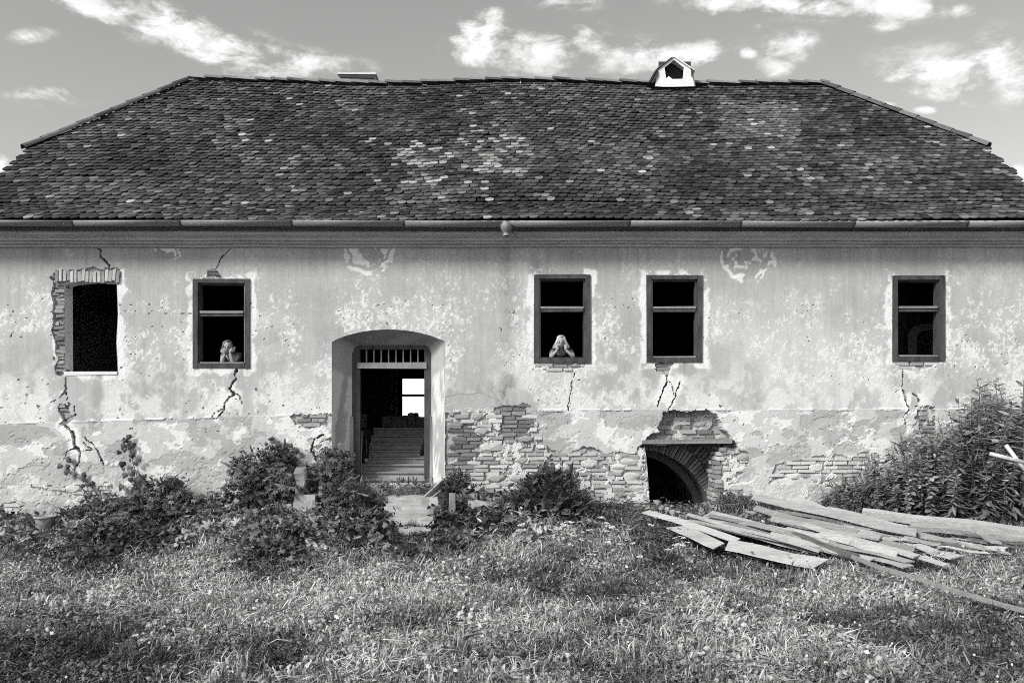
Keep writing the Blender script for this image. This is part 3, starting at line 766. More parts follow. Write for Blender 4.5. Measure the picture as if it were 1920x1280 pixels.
lowc = G().box(a[0], b[0], 5.2, 5.9, a[2] - .4, b[2], jit=.01).obj('chimney', M['concrete'], roof)
G().box(a[0] - .03, b[0] + .03, 5.16, 5.94, b[2] - .02, b[2] + .03, jit=.006).obj('cap_slab', M['white'], lowc)
G().box(a[0] + .02, b[0] - .02, 5.17, 5.21, b[2] - .11, b[2] - .03, jit=.01).obj('dark_band', M['dark'], lowc)  # dark strip just under the cap slab
G().prism([R_(514, 158), R_(522, 146), R_(531, 158)], (0, 0, 0), (0, .3, 0)).obj('roof_vent', M['dark'], roof)

# ------------------------------------------------------------------ doorway
def door_back(px, py, d=.42): return P(px, py, DW + d)


inner = [(662, 912), (662, 664), (665, 653), (674, 648)]
for k in range(1, 20): inner.append((674 + (797 - 674) * k / 20, 648))
inner += [(797, 648), (804, 653), (807, 664), (807, 912)]


def resample(pts, n):
    pts = np.array(pts, float); d = np.concatenate([[0], np.cumsum(np.hypot(*np.diff(pts, axis=0).T))]); t = np.linspace(0, d[-1], n)
    return np.stack([np.interp(t, d, pts[:, 0]), np.interp(t, d, pts[:, 1])], 1)


# splayed niche: jambs matched to jambs and arch to head so that the corners meet
def side_split(pts, n1, n2):
    pts = list(pts); return pts


oj = np.concatenate([resample([(a0, 912), (a0, 641)], 20), resample([p for p in DOOR if p[1] < 645], 40)[1:-1], resample([(a1, 639), (a1, 912)], 20)])
ij = np.concatenate([resample([(662, 912), (662, 664)], 20), resample(inner[1:-1], 40)[1:-1], resample([(807, 664), (807, 912)], 20)])
V = []; T = []; NK = 10
for k in range(NK + 1):
    t = k / NK
    for (ox, oy), (ix, iy) in zip(oj, ij):
        A = P(ox, oy); A[1] = -.003; B = door_back(ix, iy); q = A + (B - A) * t; q[1] += .02 * math.sin(math.pi * t); V.append(q)
        n = float(fbm(np.array(q[1] * 4 + ox / 40), np.array(q[2] * 3), 21, 4)); st = float(fbm(np.array((ox + iy * .2) / 12 + t * 5), np.array(oy / 90), 23, 3))
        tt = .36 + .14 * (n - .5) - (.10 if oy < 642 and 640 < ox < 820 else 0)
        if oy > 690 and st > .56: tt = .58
        T.append(tt)
nn_ = len(oj); idx = np.arange(len(V)).reshape(NK + 1, nn_)
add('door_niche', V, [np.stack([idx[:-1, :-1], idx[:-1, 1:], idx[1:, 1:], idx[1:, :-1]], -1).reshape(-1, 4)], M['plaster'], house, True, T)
Yf = .42
def DX(px, d=.42): return (px - 960) * (DW + d) / FPX
def DZ(py, d=.42): return ZC + (YH - py) * (DW + d) / FPX
g = G(); g.box(DX(660), DX(675), Yf - .02, Yf + .14, DZ(905), DZ(648), jit=.003).box(DX(796), DX(809), Yf - .02, Yf + .14, DZ(905), DZ(648), jit=.003).box(DX(675), DX(796), Yf - .018, Yf + .14, DZ(655), DZ(643), jit=.003)
df = g.obj('door_frame', M['framewood'], house); df['label'] = 'dark wooden door frame with a barred fanlight'
G().box(DX(671), DX(800), Yf - .05, Yf + .10, DZ(690.5), DZ(680), jit=.003).obj('transom', M['palewood'], df)
for k in range(8):
    xx = 672 + 124 * (k + 1) / 9 + 1
    G().box(DX(xx) - .011, DX(xx) + .011, Yf + .02, Yf + .05, DZ(682), DZ(654), jit=.001).obj('bar', M['palewood'], df)
for xx in (661, 808):
    G().box(DX(xx) - .022, DX(xx) + .022, Yf - .07, Yf - .02, DZ(905), DZ(780), jit=.006).obj('jamb_strip', M['step'], df)

# stairs inside
g0 = DZ(899)
treads = []
zt = [DZ(893, .5), ]
ys_e = [884, 870, 857, 844, 830, 816, 802]; prevz = DZ(899) - .3
stair = empty('staircase', (DX(735), Yf + .05, DZ(905)), house); stair.location = Vector((DX(735), Yf + .05, DZ(905))) - wloc(house)
sx0, sx1 = DX(668), -.55
for k, yy in enumerate([898] + ys_e):
    D = DW + .42 + .02 + .27 * k; z = ZC + (YH - yy) * D / FPX; y0 = D - DW
    o = G().box(sx0 - .02, sx1, y0, y0 + (.60 if k < 7 else 1.3), prevz - .02, z - .03, jit=.003).obj('step', M['stair'], stair)
    G().box(sx0 - .015, sx1 - .01, y0 - .035, y0 + (.30 if k < 7 else 1.3), z - .028, z, jit=.003).obj('tread', M['stair'], stair)
    prevz = z
ZF = prevz

# ------------------------------------------------------------------ inside of the house
def slab(name, *b, mat='interior'):
    return G().box(*b).obj(name, M[mat], house)


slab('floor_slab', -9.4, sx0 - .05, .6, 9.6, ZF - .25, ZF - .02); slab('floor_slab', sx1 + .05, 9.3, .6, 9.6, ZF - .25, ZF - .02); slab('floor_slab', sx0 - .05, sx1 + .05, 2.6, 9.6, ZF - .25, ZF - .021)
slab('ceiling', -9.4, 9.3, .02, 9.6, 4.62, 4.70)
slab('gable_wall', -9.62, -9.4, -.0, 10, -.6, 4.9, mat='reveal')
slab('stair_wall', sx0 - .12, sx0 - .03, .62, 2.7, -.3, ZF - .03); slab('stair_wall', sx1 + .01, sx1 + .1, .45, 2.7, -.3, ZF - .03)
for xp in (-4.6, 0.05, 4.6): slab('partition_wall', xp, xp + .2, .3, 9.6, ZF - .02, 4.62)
# hall partition with an open door frame, back wall with the window that shows sky
hx0, hx1 = (742 - 960) * 19.5 / FPX, -.6
slab('hall_partition', -4.4, hx0, 5.4, 5.6, ZF - .02, 4.62, mat='interior'); slab('hall_partition', hx1, .05, 5.4, 5.6, ZF - .02, 4.62); slab('hall_partition', hx0, hx1, 5.4, 5.6, 3.15, 4.62)
for xx in (hx0 - .10, hx0 + .02): G().box(xx, xx + .045, 5.34, 5.42, ZF, 3.15).obj('door_post', M['palewood'], house)
bx0, bx1 = (752 - 960) * 23.8 / FPX, (801 - 960) * 23.8 / FPX; bz0, bz1 = ZC + (YH - 786) * 23.8 / FPX, ZC + (YH - 707) * 23.8 / FPX
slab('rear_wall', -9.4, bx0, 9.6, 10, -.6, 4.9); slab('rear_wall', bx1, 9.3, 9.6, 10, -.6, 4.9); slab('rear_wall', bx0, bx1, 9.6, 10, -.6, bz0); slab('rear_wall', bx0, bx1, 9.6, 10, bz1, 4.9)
zm = ZC + (YH - 741) * 23.8 / FPX
rw = G().box(bx0, bx0 + .05, 9.68, 9.74, bz0, bz1).box(bx1 - .05, bx1, 9.68, 9.74, bz0, bz1).box(bx0 + .05, bx1 - .05, 9.68, 9.74, bz1 - .05, bz1).obj('window', M['framewood'], house)
G().box(bx0 + .05, bx1 - .05, 9.69, 9.73, zm - .035, zm + .035).obj('transom', M['framewood'], rw)
# right-hand gable wall with unseen side window added to light the arched niche
slab('gable_wall', 9.3, 9.52, 0, .8, -.6, 4.9, mat='reveal'); slab('gable_wall', 9.3, 9.52, 2.0, 10, -.6, 4.9, mat='reveal'); slab('gable_wall', 9.3, 9.52, .8, 2.0, -.6, 2.5, mat='reveal'); slab('gable_wall', 9.3, 9.52, .8, 2.0, 4.0, 4.9, mat='reveal')
# arched niche wall in the end room
Yn = 2.6; kx = (DW + Yn) / FPX
def NX(px): return (px - 960) * kx
def NZ(py): return ZC + (YH - py) * kx
outer = [(1702, 700), (1702, 626), (1707, 617), (1716, 611), (1728, 608), (1760, 606), (1760, 700)]
innr = [(1724, 700), (1724, 632), (1727, 625), (1733, 620), (1740, 618), (1752, 617), (1752, 700)]
v = [(NX(a), Yn, NZ(b)) for a, b in outer] + [(NX(a), Yn + .1, NZ(b)) for a, b in innr] + [(NX(a), Yn + .5, NZ(b)) for a, b in innr]
G().put(v, [(i, i + 1, 8 + i, 7 + i) for i in range(6)] + [(7 + i, 8 + i, 15 + i, 14 + i) for i in range(6)]).obj('niche', M['inplaster'], house)
slab('partition_wall', 4.8, NX(1702), Yn + .05, Yn + .2, ZF, 4.62); slab('partition_wall', NX(1702), NX(1790), Yn + .6, Yn + .7, ZF, 4.62)

# cellar: brick arch behind the broken wall
ca_x, ca_z = (1194 - 960) * 14.55 / FPX, ZC + (YH - 983) * 14.55 / FPX; R1 = 141 * 14.55 / FPX
cellar = G()
def arc_wall(y0, y1, R, mat, name, th0=-.25, th1=math.pi + .25):
    g = G(); n = 40; v = []
    for y in (y0, y1):
        for k in range(n + 1):
            a = th0 + (th1 - th0) * k / n; v.append((ca_x + R * math.cos(a), y, ca_z + R * math.sin(a)))
    return g.put(v, [(k, k + 1, n + 2 + k, n + 1 + k) for k in range(n)]).obj(name, M[mat], house)


vault = arc_wall(.62, 1.2, R1, 'inplaster', 'cellar_vault'); arc_wall(1.2, 4.0, R1 - .13, 'inplaster', 'cellar_vault')
g = G(); v = []; n = 40
for Rr in (R1 - .13, R1 + .02):
    for k in range(n + 1):
        a = math.pi * k / n; v.append((ca_x + Rr * math.cos(a), 1.2, ca_z + Rr * math.sin(a)))
g.put(v, [(k, k + 1, n + 2 + k, n + 1 + k) for k in range(n)]).obj('vault_ring', M['inplaster'], house)
# spandrel wall behind the radial bricks
g = G(); v = []
for k in range(n + 1):
    a = math.pi * k / n - .0; c_, s_ = math.cos(a), math.sin(a); rr = min(1.75 / max(abs(c_), .01), 1.62 / max(abs(s_), .01)) if True else 0
    v.append((ca_x + R1 * c_, .60, ca_z + R1 * s_)); v.append((ca_x + rr * c_, .60, ca_z + rr * s_))
g.put(v, [(2 * k, 2 * k + 1, 2 * k + 3, 2 * k + 2) for k in range(n)])
spand = g.obj('spandrel_wall', M['inplaster'], house)
slab('cellar_wall', ca_x - 1.9, ca_x + 1.9, 4.0, 4.1, -1.5, ZF - .25); slab('cellar_wall', ca_x + 1.45, ca_x + 1.55, .5, .9, -1.2, ZF - .2, mat='step')
slab('cellar_floor', ca_x - 1.9, ca_x + 1.9, .5, 4.0, -1.6, -1.5)
th = .02
while th < 1.52:
    for ring, (ra, rb) in enumerate(((R1 + .005, R1 + .26), (R1 + .27, R1 + .50))):
        t = random.uniform(.07, .22); a = th + random.uniform(-.004, .004) + (.02 if ring else 0); rm = (ra + rb) / 2
        zc_ = ca_z + rm * math.sin(a)
        if zc_ > 1.22 or zc_ < -.5 or ca_x + rm * math.cos(a) > 3.95: continue
        o = bpy.data.objects.new('brick', random.choice(BM)); C.objects.link(o); o.parent = spand; o.location = Vector((ca_x + rm * math.cos(a), .60 + random.uniform(-.02, .015), zc_)) - wloc(spand)
        o.rotation_euler = (0, -a, 0); o.scale = (rb - ra, .14, .052); o.color = (t, t, t, 1)
    th += .0445
for k in range(15):
    z = P(0, 842)[2] - k * .079; X = P(1352 - min(9, k * 3) + random.uniform(-2, 2), 840)[0]
    for yc in (.11, .36):
        t = random.uniform(.2, .55); o = bpy.data.objects.new('brick', random.choice(BM)); C.objects.link(o); o.parent = wall; o.location = Vector((X + .03 + random.uniform(-.02, .015), yc + random.uniform(-.03, .03), z)) - wloc(wall)
        o.scale = (.12, .25, .066); o.rotation_euler = (0, 0, random.gauss(0, .06)); o.color = (t, t, t, 1)
lin = G().obox((P(1203, 829)[0], .10, P(0, 828)[2] + .0), (P(1372, 829)[0], .10, P(0, 826)[2]), .30, .075, jit=.006).obj('lintel', M['palewood'], house)
lin['label'] = 'weathered timber lintel over the cellar opening'

# ------------------------------------------------------------------ things by the door
def rough(x0, x1, y0, y1, z0, z1, amp=.02, seed=0):
    b = bmesh.new(); bmesh.ops.create_cube(b, size=1.0); bmesh.ops.subdivide_edges(b, edges=b.edges[:], cuts=5, use_grid_fill=True); v = []
    for q in b.verts:
        c = np.array(q.co); e = sum(abs(abs(k) - .5) < .01 for k in c); p = np.array((x0 + (c[0] + .5) * (x1 - x0), y0 + (c[1] + .5) * (y1 - y0), z0 + (c[2] + .5) * (z1 - z0)))
        n = np.array([vnoise(p[0] * 9 + seed * 3.1 + 40 + 7 * i, p[2] * 9 + p[1] * 7 + 40, 40 + i) - .5 for i in range(3)]); p = p + n * amp * (1.2 if e < 2 else 2.4)
        if e >= 2: p = p - c * amp * 1.2 * vnoise(p[0] * 6 + 20, p[2] * 6 + 20 + seed, 3)
        v.append(p)
    f = [[x.index for x in fc.verts] for fc in b.faces]; b.free(); g = G(); return g.put(v, f)


st = empty('front_steps', P(740, 1000, 12.6)); st.location.z = float(ground_z(st.location.x, st.location.y))
tag(st, 'broken concrete steps climbing through weeds to the doorway', 'steps')
X0, X1 = (722 - 960) * 12.9 / FPX, (820 - 960) * 12.9 / FPX
for k, (yy, D) in enumerate(((930, 13.15), (950, 12.85), (971, 12.55), (991, 12.25))):
    z = ZC + (YH - yy) * D / FPX; xa = X0 + (.0, -.02, .05, .12)[k]
    rough(xa, X1 - .012 * k, D - DW, D - DW + (.5 if k else .62), z - .34, z, .03, k).obj('step', M['concrete'], st)
rough(DX(655), DX(812), -.36, .46, -.2, ZC + (YH - 908) * 14.0 / FPX, .03, 9).obj('landing', M['concrete'], st)


def block(name, label, cat, x0, x1, y0, y1, D, dep, mat='concrete', group=None, jit=.008, buried=.15, rot=0):
    a = P(x0, y1, D); b = P(x1, y0, D)
    o = rough(a[0], b[0], D - DW, D - DW + dep, a[2] - buried, b[2], jit * 2.2, x0).obj(name, M[mat])
    o.rotation_euler = (0, math.radians(rot), 0)
    return tag(o, label, cat, group)


block('post_base', 'pale concrete block carrying the short wooden post', 'block', 549, 590, 928, 962, 13.0, .35)
block('stone_block', 'low concrete kerb stone beside the post block', 'block', 512, 548, 945, 966, 13.0, .3)
block('wooden_post', 'short cracked wooden post standing on a concrete block', 'post', 552, 572, 877, 929, 13.05, .2, 'palewood', jit=.012, buried=.0)
block('wooden_post', 'pale leaning wooden post beside the concrete steps', 'post', 837, 850, 924, 985, 12.75, .13, 'palewood', jit=.012, buried=.12, rot=4)
block('stone_block', 'square concrete block behind the leaning post', 'block', 850, 895, 926, 955, 13.3, .3)
block('stone_block', 'rough pale block lying in grass under the rubble wall', 'block', 880, 928, 941, 960, 12.9, .3, jit=.02)
tag(G().obox(P(826, 985, 13.0), P(828, 925, 13.0), .10, .03, (0, 1, 0), jit=.004).obj('dark_gap_strip', M['dark']), 'dark strip for the shaded gap between the steps and the pale post', 'post')  # dark strip stands in for the shade of the gap
for k, (a, b, w, lab) in enumerate((((797, 935), (832, 903), .10, 'split board end leaning by the steps under the small bush'), ((806, 938), (842, 910), .07, 'narrow split board leaning beside the wider one by the steps'))):
    o = G().obox(P(*a, 13.2), P(*b, 13.5), w, .025, (0, 1, .6), jit=.005).obj('leaning_board', M['plank']); o.color = (.34,) * 3 + (1,); tag(o, lab, 'board')
tag(G().tube([P(666, 952, 13.2), P(664, 924, 13.2), P(672, 925, 13.1), P(690, 929, 12.9)], .014, 6).obj('bent_pipe', M['gutter']), 'bent pale metal pipe at the weedy end of the landing', 'pipe')
for a, b, r, lab in (((628, 922), (674, 891), .022, 'pale peeled stick leaning on the landing below the door frame'), ((640, 928), (668, 908), .014, 'thin short stick beside the peeled stick at the landing'), ((540, 985), (604, 940), .013, 'long thin twig across the creeper below the post')):
    pa, pb = P(*a, 13.2), P(*b, 13.6); mid = (pa + pb) / 2 + (0, 0, .015)
    o = G().tube([pa, mid, pb], [r, r * .9, r * .7], 7).obj('stick', M['plank'], smooth=True); o.color = (.5,) * 3 + (1,); tag(o, lab, 'stick')

# rubble on the hall floor, the pole and the bag in the doorway
for k, (x0, x1, y0, y1, D, lab) in enumerate(((715, 733, 780, 801, 17.0, 'squat stone block at the end of the rubble row in the hall'), (733, 763, 779, 801, 17.05, 'longest stone block of the rubble row in the hall'), (763, 777, 775, 801, 17.1, 'upright block rising above the rubble row'),
                                              (776, 783, 774, 783, 17.3, 'small fragment on top of the rubble row'), (778, 800, 781, 801, 17.12, 'block of the rubble row beside the door frame'), (668, 686, 776, 801, 17.0, 'lone block opposite the rubble row on the stair head'))):
    a = P(x0, y1, D); b = P(x1, y0, D)
    o = rough(a[0], b[0], D - DW, D - DW + .3, (ZF if k != 3 else P(0, 782, D)[2]) - .005, b[2], .02, k).obj('rubble_block', M['inplaster']); tag(o, lab, 'rubble', 'rubble in the hall')
tag(G().tube([P(676, 898, 14.5), P(677.5, 850, 14.55), P(679, 808, 14.6)], .013, 7).obj('pole', M['palewood'], smooth=True), 'thin pale pole leaning inside the door frame', 'pole')
bag = empty('rucksack', P(683, 868, 15.2)); tag(bag, 'dark rucksack propped on the stairs behind the pole', 'bag')


def blob(verts_scale, loc, seed, n=2, jit=.06, square=.35):
    r = np.random.default_rng(seed); b = bmesh.new(); bmesh.ops.create_icosphere(b, subdivisions=n, radius=.5)
    v = []
    for q in b.verts:
        c = np.array(q.co); k = np.abs(c).max(); c = c * ((.5 / k) * square + 1 - square) + r.normal(0, jit * .3, 3); v.append(c * verts_scale + loc)
    f = [[x.index for x in fc.verts] for fc in b.faces]; b.free(); return v, f


c = P(681, 842, 15.2)
G().put(*blob((.22, .24, .50), c, 1, 3)).obj('body', M['blouse'], bag, True)
G().put(*blob((.17, .12, .2), c + (0.03, -.14, -.12), 2, 2)).obj('pocket', M['blouse'], bag, True)
G().tube([c + (.07, -.1, .18), c + (.10, -.2, .0), c + (.08, -.12, -.18)], .014, 5).obj('strap', M['top'], bag)
q = P(687, 862, 15.0); G().box(q[0] - .03, q[0] + .03, q[1] - .02, q[1] + .02, q[2] - .03, q[2] + .03).obj('tag', M['concrete'], bag)


# ------------------------------------------------------------------ people
def skin_mesh(joints, edges, root):
    names = list(joints); me = bpy.data.meshes.new('skin_tmp')
    me.from_pydata([joints[n][0] for n in names], [(names.index(a), names.index(b)) for a, b in edges], [])
    o = bpy.data.objects.new('skin_tmp', me); C.objects.link(o)
    md = o.modifiers.new('s', 'SKIN'); md.use_smooth_shade = True
    for i, n in enumerate(names):
        r = joints[n][1]; d = me.skin_vertices[0].data[i]; d.radius = r if isinstance(r, tuple) else (r, r); d.use_root = (n == root)
    sb = o.modifiers.new('b', 'SUBSURF'); sb.levels = 2; sb.render_levels = 2
    dg = bpy.context.evaluated_depsgraph_get(); dg.update(); out = bpy.data.meshes.new_from_object(o.evaluated_get(dg))
    v = np.array([x.co[:] for x in out.vertices]); f = [list(p.vertices) for p in out.polygons]
    bpy.data.objects.remove(o); bpy.data.meshes.remove(me); bpy.data.meshes.remove(out)
    return v, f


def head_geo(c, R, h=.225):
    """head with brow, nose, cheeks, chin and ears; -y is the face"""
    b = bmesh.new(); bmesh.ops.create_uvsphere(b, u_segments=28, v_segments=20, radius=1.0); v = []
    for q in b.verts:
        x, y, z = q.co; k = 1.0
        X, Y, Z = x * .34, y * .40 + .02, z * .5
        if z < 0: X *= 1 - .30 * z * z; Y = Y * (1 - .12 * z * z) - .03 * (-z)
        if y < 0:
            Y -= .075 * math.exp(-(X / .05) ** 2 - ((Z + .07) / .075) ** 2) + .03 * math.exp(-(X / .045) ** 2 - ((Z - .03) / .08) ** 2)
            Y += .035 * (math.exp(-((abs(X) - .13) / .07) ** 2 - ((Z - .02) / .05) ** 2))
            Y -= .02 * math.exp(-(X / .09) ** 2 - ((Z + .23) / .03) ** 2) + .035 * math.exp(-(X / .09) ** 2 - ((Z + .40) / .07) ** 2)
        v.append((X * h, Y * h, Z * h))
    f = [[a.index for a in fc.verts] for fc in b.faces]; b.free()
    v = np.array(v) @ np.array(R).T + c
    return v, f


def hair_geo(c, R, h, n, length, spread, tone, seed, part=.05):
    r = np.random.default_rng(seed); g = G()
    for k in range(n):
        az = r.uniform(-math.pi, math.pi)          # 0 is the back of the head
        front = abs(az) > 2.1
        st_ = np.array([part + .05 * r.normal(), .05 * r.normal() - (.12 if front else 0), .52]) * h
        side = math.sin(az); back = math.cos(az)
        if front: az = math.copysign(2.05, az) + .1 * r.normal(); side = math.sin(az); back = math.cos(az)
        pts = [st_]; L = length * r.uniform(.8, 1.1)
        for t in (.25, .5, .75, 1.0):
            ang = t * 1.35; rad = .44 * math.sin(min(ang, 1.5)) + .0; z = .53 * math.cos(ang)
            zz = z - max(0, t - .5) * 2 * L; out = 1.0 + spread * max(0, t - .6) * 1.6
            pts.append(np.array([side * rad * .92 * out + .02 * r.normal(), back * rad * 1.05 * (out if back > 0 else .75) + .04 + .02 * r.normal(), zz + .01 * r.normal()]) * h)
        pts[-1] = pts[-1] + np.array([side * spread * .10, 0, .02 * r.random()]) * h * 2
        pts = np.array(pts) @ np.array(R).T + c
        g.tube(pts, np.array([.010, .013, .014, .012, .004]) * (h / .225), 5, tone * r.uniform(.55, 1.3))
    return g


def hand_geo(wrist, cheek, side, g, curl):
    """palm and five fingers, laid along the cheek"""
    w = np.asarray(wrist); c = np.asarray(cheek); d = c - w; L = np.linalg.norm(d); d /= L; right = np.cross(d, (0, 1, 0)); right /= np.linalg.norm(right)
    palm = w + d * .075
    g.tube([w, w + d * .035, palm, palm + d * .02], [.024, .032, .036, .022], 8)
    for i, (off, ln) in enumerate(((-.027, .062), (-.009, .074), (.009, .07), (.027, .055))):
        a = palm + right * off; b = a + d * ln * .5 + np.array((0, curl * .35, 0)) * .05; e = b + d * ln * .42 + np.array((0, curl, 0)) * .03
        g.tube([a, b, e], [.0095, .009, .0065], 6)
    a = w + d * .03 + right * -side * .025; g.tube([a, a + d * .03 + right * -side * .022, a + d * .058 + right * -side * .024], [.011, .010, .007], 6)


def woman(name_label, sill, el, wr, sh, head_c, tilt, hair_len, spread, hair_tone, top_mat, sleeves, seed, skin='skin'):
    """leaning on the sill with her chin in her hands; local frame at the sill, y into the house"""
    sill = np.array(sill, float); root = empty('person', tuple(sill + (0, .45, ZF - sill[2])))
    tag(root, name_label, 'person', None)
    hip = np.array((0, .62, -.22)); zf = ZF - sill[2]
    hx, hy, hz = head_c
    J = {'pelvis': (hip, (.14, .11)), 'belly': (hip + (0, -.16, .14), (.12, .095)), 'chest': ((0, .26, .06), (.10, .075)), 'collar': ((0, .19, .165), (.055, .045)),
         'neck': ((hx * .6, .10, hz - .13), .045), 'skull': ((hx, hy + .02, hz - .03), .06)}
    E = [('pelvis', 'belly'), ('belly', 'chest'), ('chest', 'collar'), ('collar', 'neck'), ('neck', 'skull')]
    for s, n in ((-1, 'l'), (1, 'r')):
        k = 0 if s < 0 else 1
        J['sh' + n] = (sh[k], .052); J['el' + n] = (el[k], .036); J['fa' + n] = (tuple(np.array(el[k]) * .6 + np.array(wr[k]) * .4 + (s * .008, 0, 0)), .037); J['wr' + n] = (wr[k], .024)
        E += [('collar', 'sh' + n), ('sh' + n, 'el' + n), ('el' + n, 'fa' + n), ('fa' + n, 'wr' + n)]
        J['hp' + n] = (hip + (s * .10, .03, -.08), .095); J['kn' + n] = ((s * .11, .60, (zf - .3) / 2 - .1), .06); J['an' + n] = ((s * .11, .70, zf + .09), .04); J['ft' + n] = ((s * .12, .54, zf + .035), .034)
        E += [('pelvis', 'hp' + n), ('hp' + n, 'kn' + n), ('kn' + n, 'an' + n), ('an' + n, 'ft' + n)]
    J = {k: (tuple(np.array(p) + sill), r) for k, (p, r) in J.items()}
    v, f = skin_mesh(J, E, 'pelvis')
    R = Euler(tuple(math.radians(a) for a in tilt)).to_matrix(); hc = sill + head_c; h = .215
    g = G(); g.put(v, f); g.put(*head_geo(hc, R, h))
    for s, k in ((-1, 0), (1, 1)):
        w = sill + wr[k]; ck = hc + np.array(R) @ np.array((s * .088, -.03, -.02)); hand_geo(w, ck, s, g, .6)
    body = g.obj('body', M[skin], root, True); md = body.modifiers.new('remesh', 'REMESH'); md.mode = 'VOXEL'; md.voxel_size = .0065; md.use_smooth_shade = True
    sm = body.modifiers.new('smooth', 'SMOOTH'); sm.factor = .5; sm.iterations = 2
    Rn = np.array(R)
    for s in (-1, 1):
        e = hc + Rn @ (np.array((s * .14, -.36, .02)) * h); G().put(*blob((.034, .014, .017), e, seed + s, 2, 0, 0)).obj('eye', M['feature'], root, True)
        e = hc + Rn @ (np.array((s * .145, -.375, .12)) * h); G().put(*blob((.034, .010, .006), e, seed + s, 2, 0, 0)).obj('eyebrow', M['hair'] if False else M['feature'], root, True)
    e = hc + Rn @ (np.array((0, -.405, -.23)) * h); G().put(*blob((.046, .014, .013), e, seed, 2, 0, 0)).obj('mouth', M['feature'], root, True)
    hair_geo(hc, R, h, 190, hair_len, spread, hair_tone, seed).obj('hair', M['hair'], root, True)
    # blouse: a skin of its own a little outside the body
    JJ = {k: J[k] for k in ('pelvis', 'belly', 'chest', 'collar', 'neck')}; JJ['pelvis'] = (J['pelvis'][0], (.155, .125)); JJ['belly'] = (J['belly'][0], (.14, .115)); JJ['chest'] = (J['chest'][0], (.165, .15)); JJ['collar'] = (J['collar'][0], (.105, .10)); 
    p0 = np.array(J['collar'][0]); JJ['neck'] = (tuple(p0 * .5 + np.array(J['neck'][0]) * .5), .066)
    EE = [('pelvis', 'belly'), ('belly', 'chest'), ('chest', 'collar'), ('collar', 'neck')]
    for n in 'lr':
        JJ['sh' + n] = (J['sh' + n][0], .064); EE.append(('collar', 'sh' + n))
        a, b = np.array(J['sh' + n][0]), np.array(J['el' + n][0]); JJ['sl' + n] = (tuple(a + (b - a) * sleeves), .060); EE.append(('sh' + n, 'sl' + n))
        JJ['hp' + n] = (J['hp' + n][0], .11); EE.append(('pelvis', 'hp' + n)); JJ['kn' + n] = (J['kn' + n][0], .075); EE.append(('hp' + n, 'kn' + n))
    v, f = skin_mesh(JJ, EE, 'pelvis'); g = G(); g.put(v, f).obj('blouse', M[top_mat], root, True)
    return root


s2 = P(1054, 673.5, 14.06); s2[1] = .10
woman('woman with long blonde hair in a black blouse, chin in hands at a window', s2, [(-.195, .0, .035), (.205, .0, .035)], [(-.078, -.03, .165), (.062, -.03, .165)],
      [(-.165, .17, .165), (.165, .17, .165)], (-.012, .03, .305), (12, 0, -4), .60, .70, .46, 'blouse', .16, 3)
s1 = P(425, 684, 14.06); s1[1] = .10
woman('woman with wavy brown hair and bare arms close together, chin in hands at a window', s1, [(-.095, .0, .035), (.085, .0, .035)], [(-.035, -.02, .20), (.045, -.02, .215)],
      [(-.135, .16, .175), (.145, .16, .185)], (-.005, .03, .315), (10, 0, 8), .40, .34, .13, 'top', .30, 5)

# someone sitting on the stairs behind the door post: only a trouser leg and shoe show
pb = P(782, 864, 15.35); seat = np.array((pb[0] + .62, pb[1] + .25, pb[2] + .42)); root = empty('person', (seat[0], seat[1], pb[2]))
tag(root, 'dark-trousered person on the inner stairs, one leg showing past the door frame', 'person')
J = {'pelvis': (seat, (.13, .11)), 'chest': (seat + (.06, .02, .32), (.14, .10)), 'collar': (seat + (.04, .02, .46), (.08, .06)), 'neck': (seat + (.02, .02, .54), .05), 'skull': (seat + (0, .02, .62), .06)}
E = [('pelvis', 'chest'), ('chest', 'collar'), ('collar', 'neck'), ('neck', 'skull')]
for s, n in ((-1, 'l'), (1, 'r')):
    J['kn' + n] = (seat + (-.40, s * .11 - .1, .10), .068); J['hp' + n] = (seat + (-.04, s * .10, -.02), .09); J['an' + n] = ((pb[0] + .07, pb[1] + (.0 if s < 0 else .22), pb[2] + .09), .048); J['sh' + n] = (seat + (.05, s * .18, .42), .055); J['el' + n] = (seat + (-.10, s * .22, .18), .04); J['wr' + n] = (seat + (-.32, s * .12, .20), .028); J['hd' + n] = (seat + (-.40, s * .10, .20), .03)
    E += [('pelvis', 'hp' + n), ('hp' + n, 'kn' + n), ('kn' + n, 'an' + n), ('collar', 'sh' + n), ('sh' + n, 'el' + n), ('el' + n, 'wr' + n), ('wr' + n, 'hd' + n)]
v, f = skin_mesh({k: (tuple(p), r) for k, (p, r) in J.items()}, E, 'pelvis'); g = G(); g.put(v, f); g.put(*head_geo(seat + (-.02, .02, .70), Euler((0, 0, math.radians(-90))).to_matrix()))
b = g.obj('body', M['blouse'], root, True); md = b.modifiers.new('remesh', 'REMESH'); md.mode = 'VOXEL'; md.voxel_size = .012; md.use_smooth_shade = True
for yo in (0, .22): G().put(*blob((.27, .095, .085), (pb[0] - .01, pb[1] + yo, pb[2] + .045), 4, 3, .01, .3)).obj('shoe', M['blouse'], root, True)

# ------------------------------------------------------------------ pile of old boards in front of the cellar
def pile_D(py): return float(np.interp(py, [935, 945, 1065, 1150], [13.35, 13.1, 10.4, 8.9]))


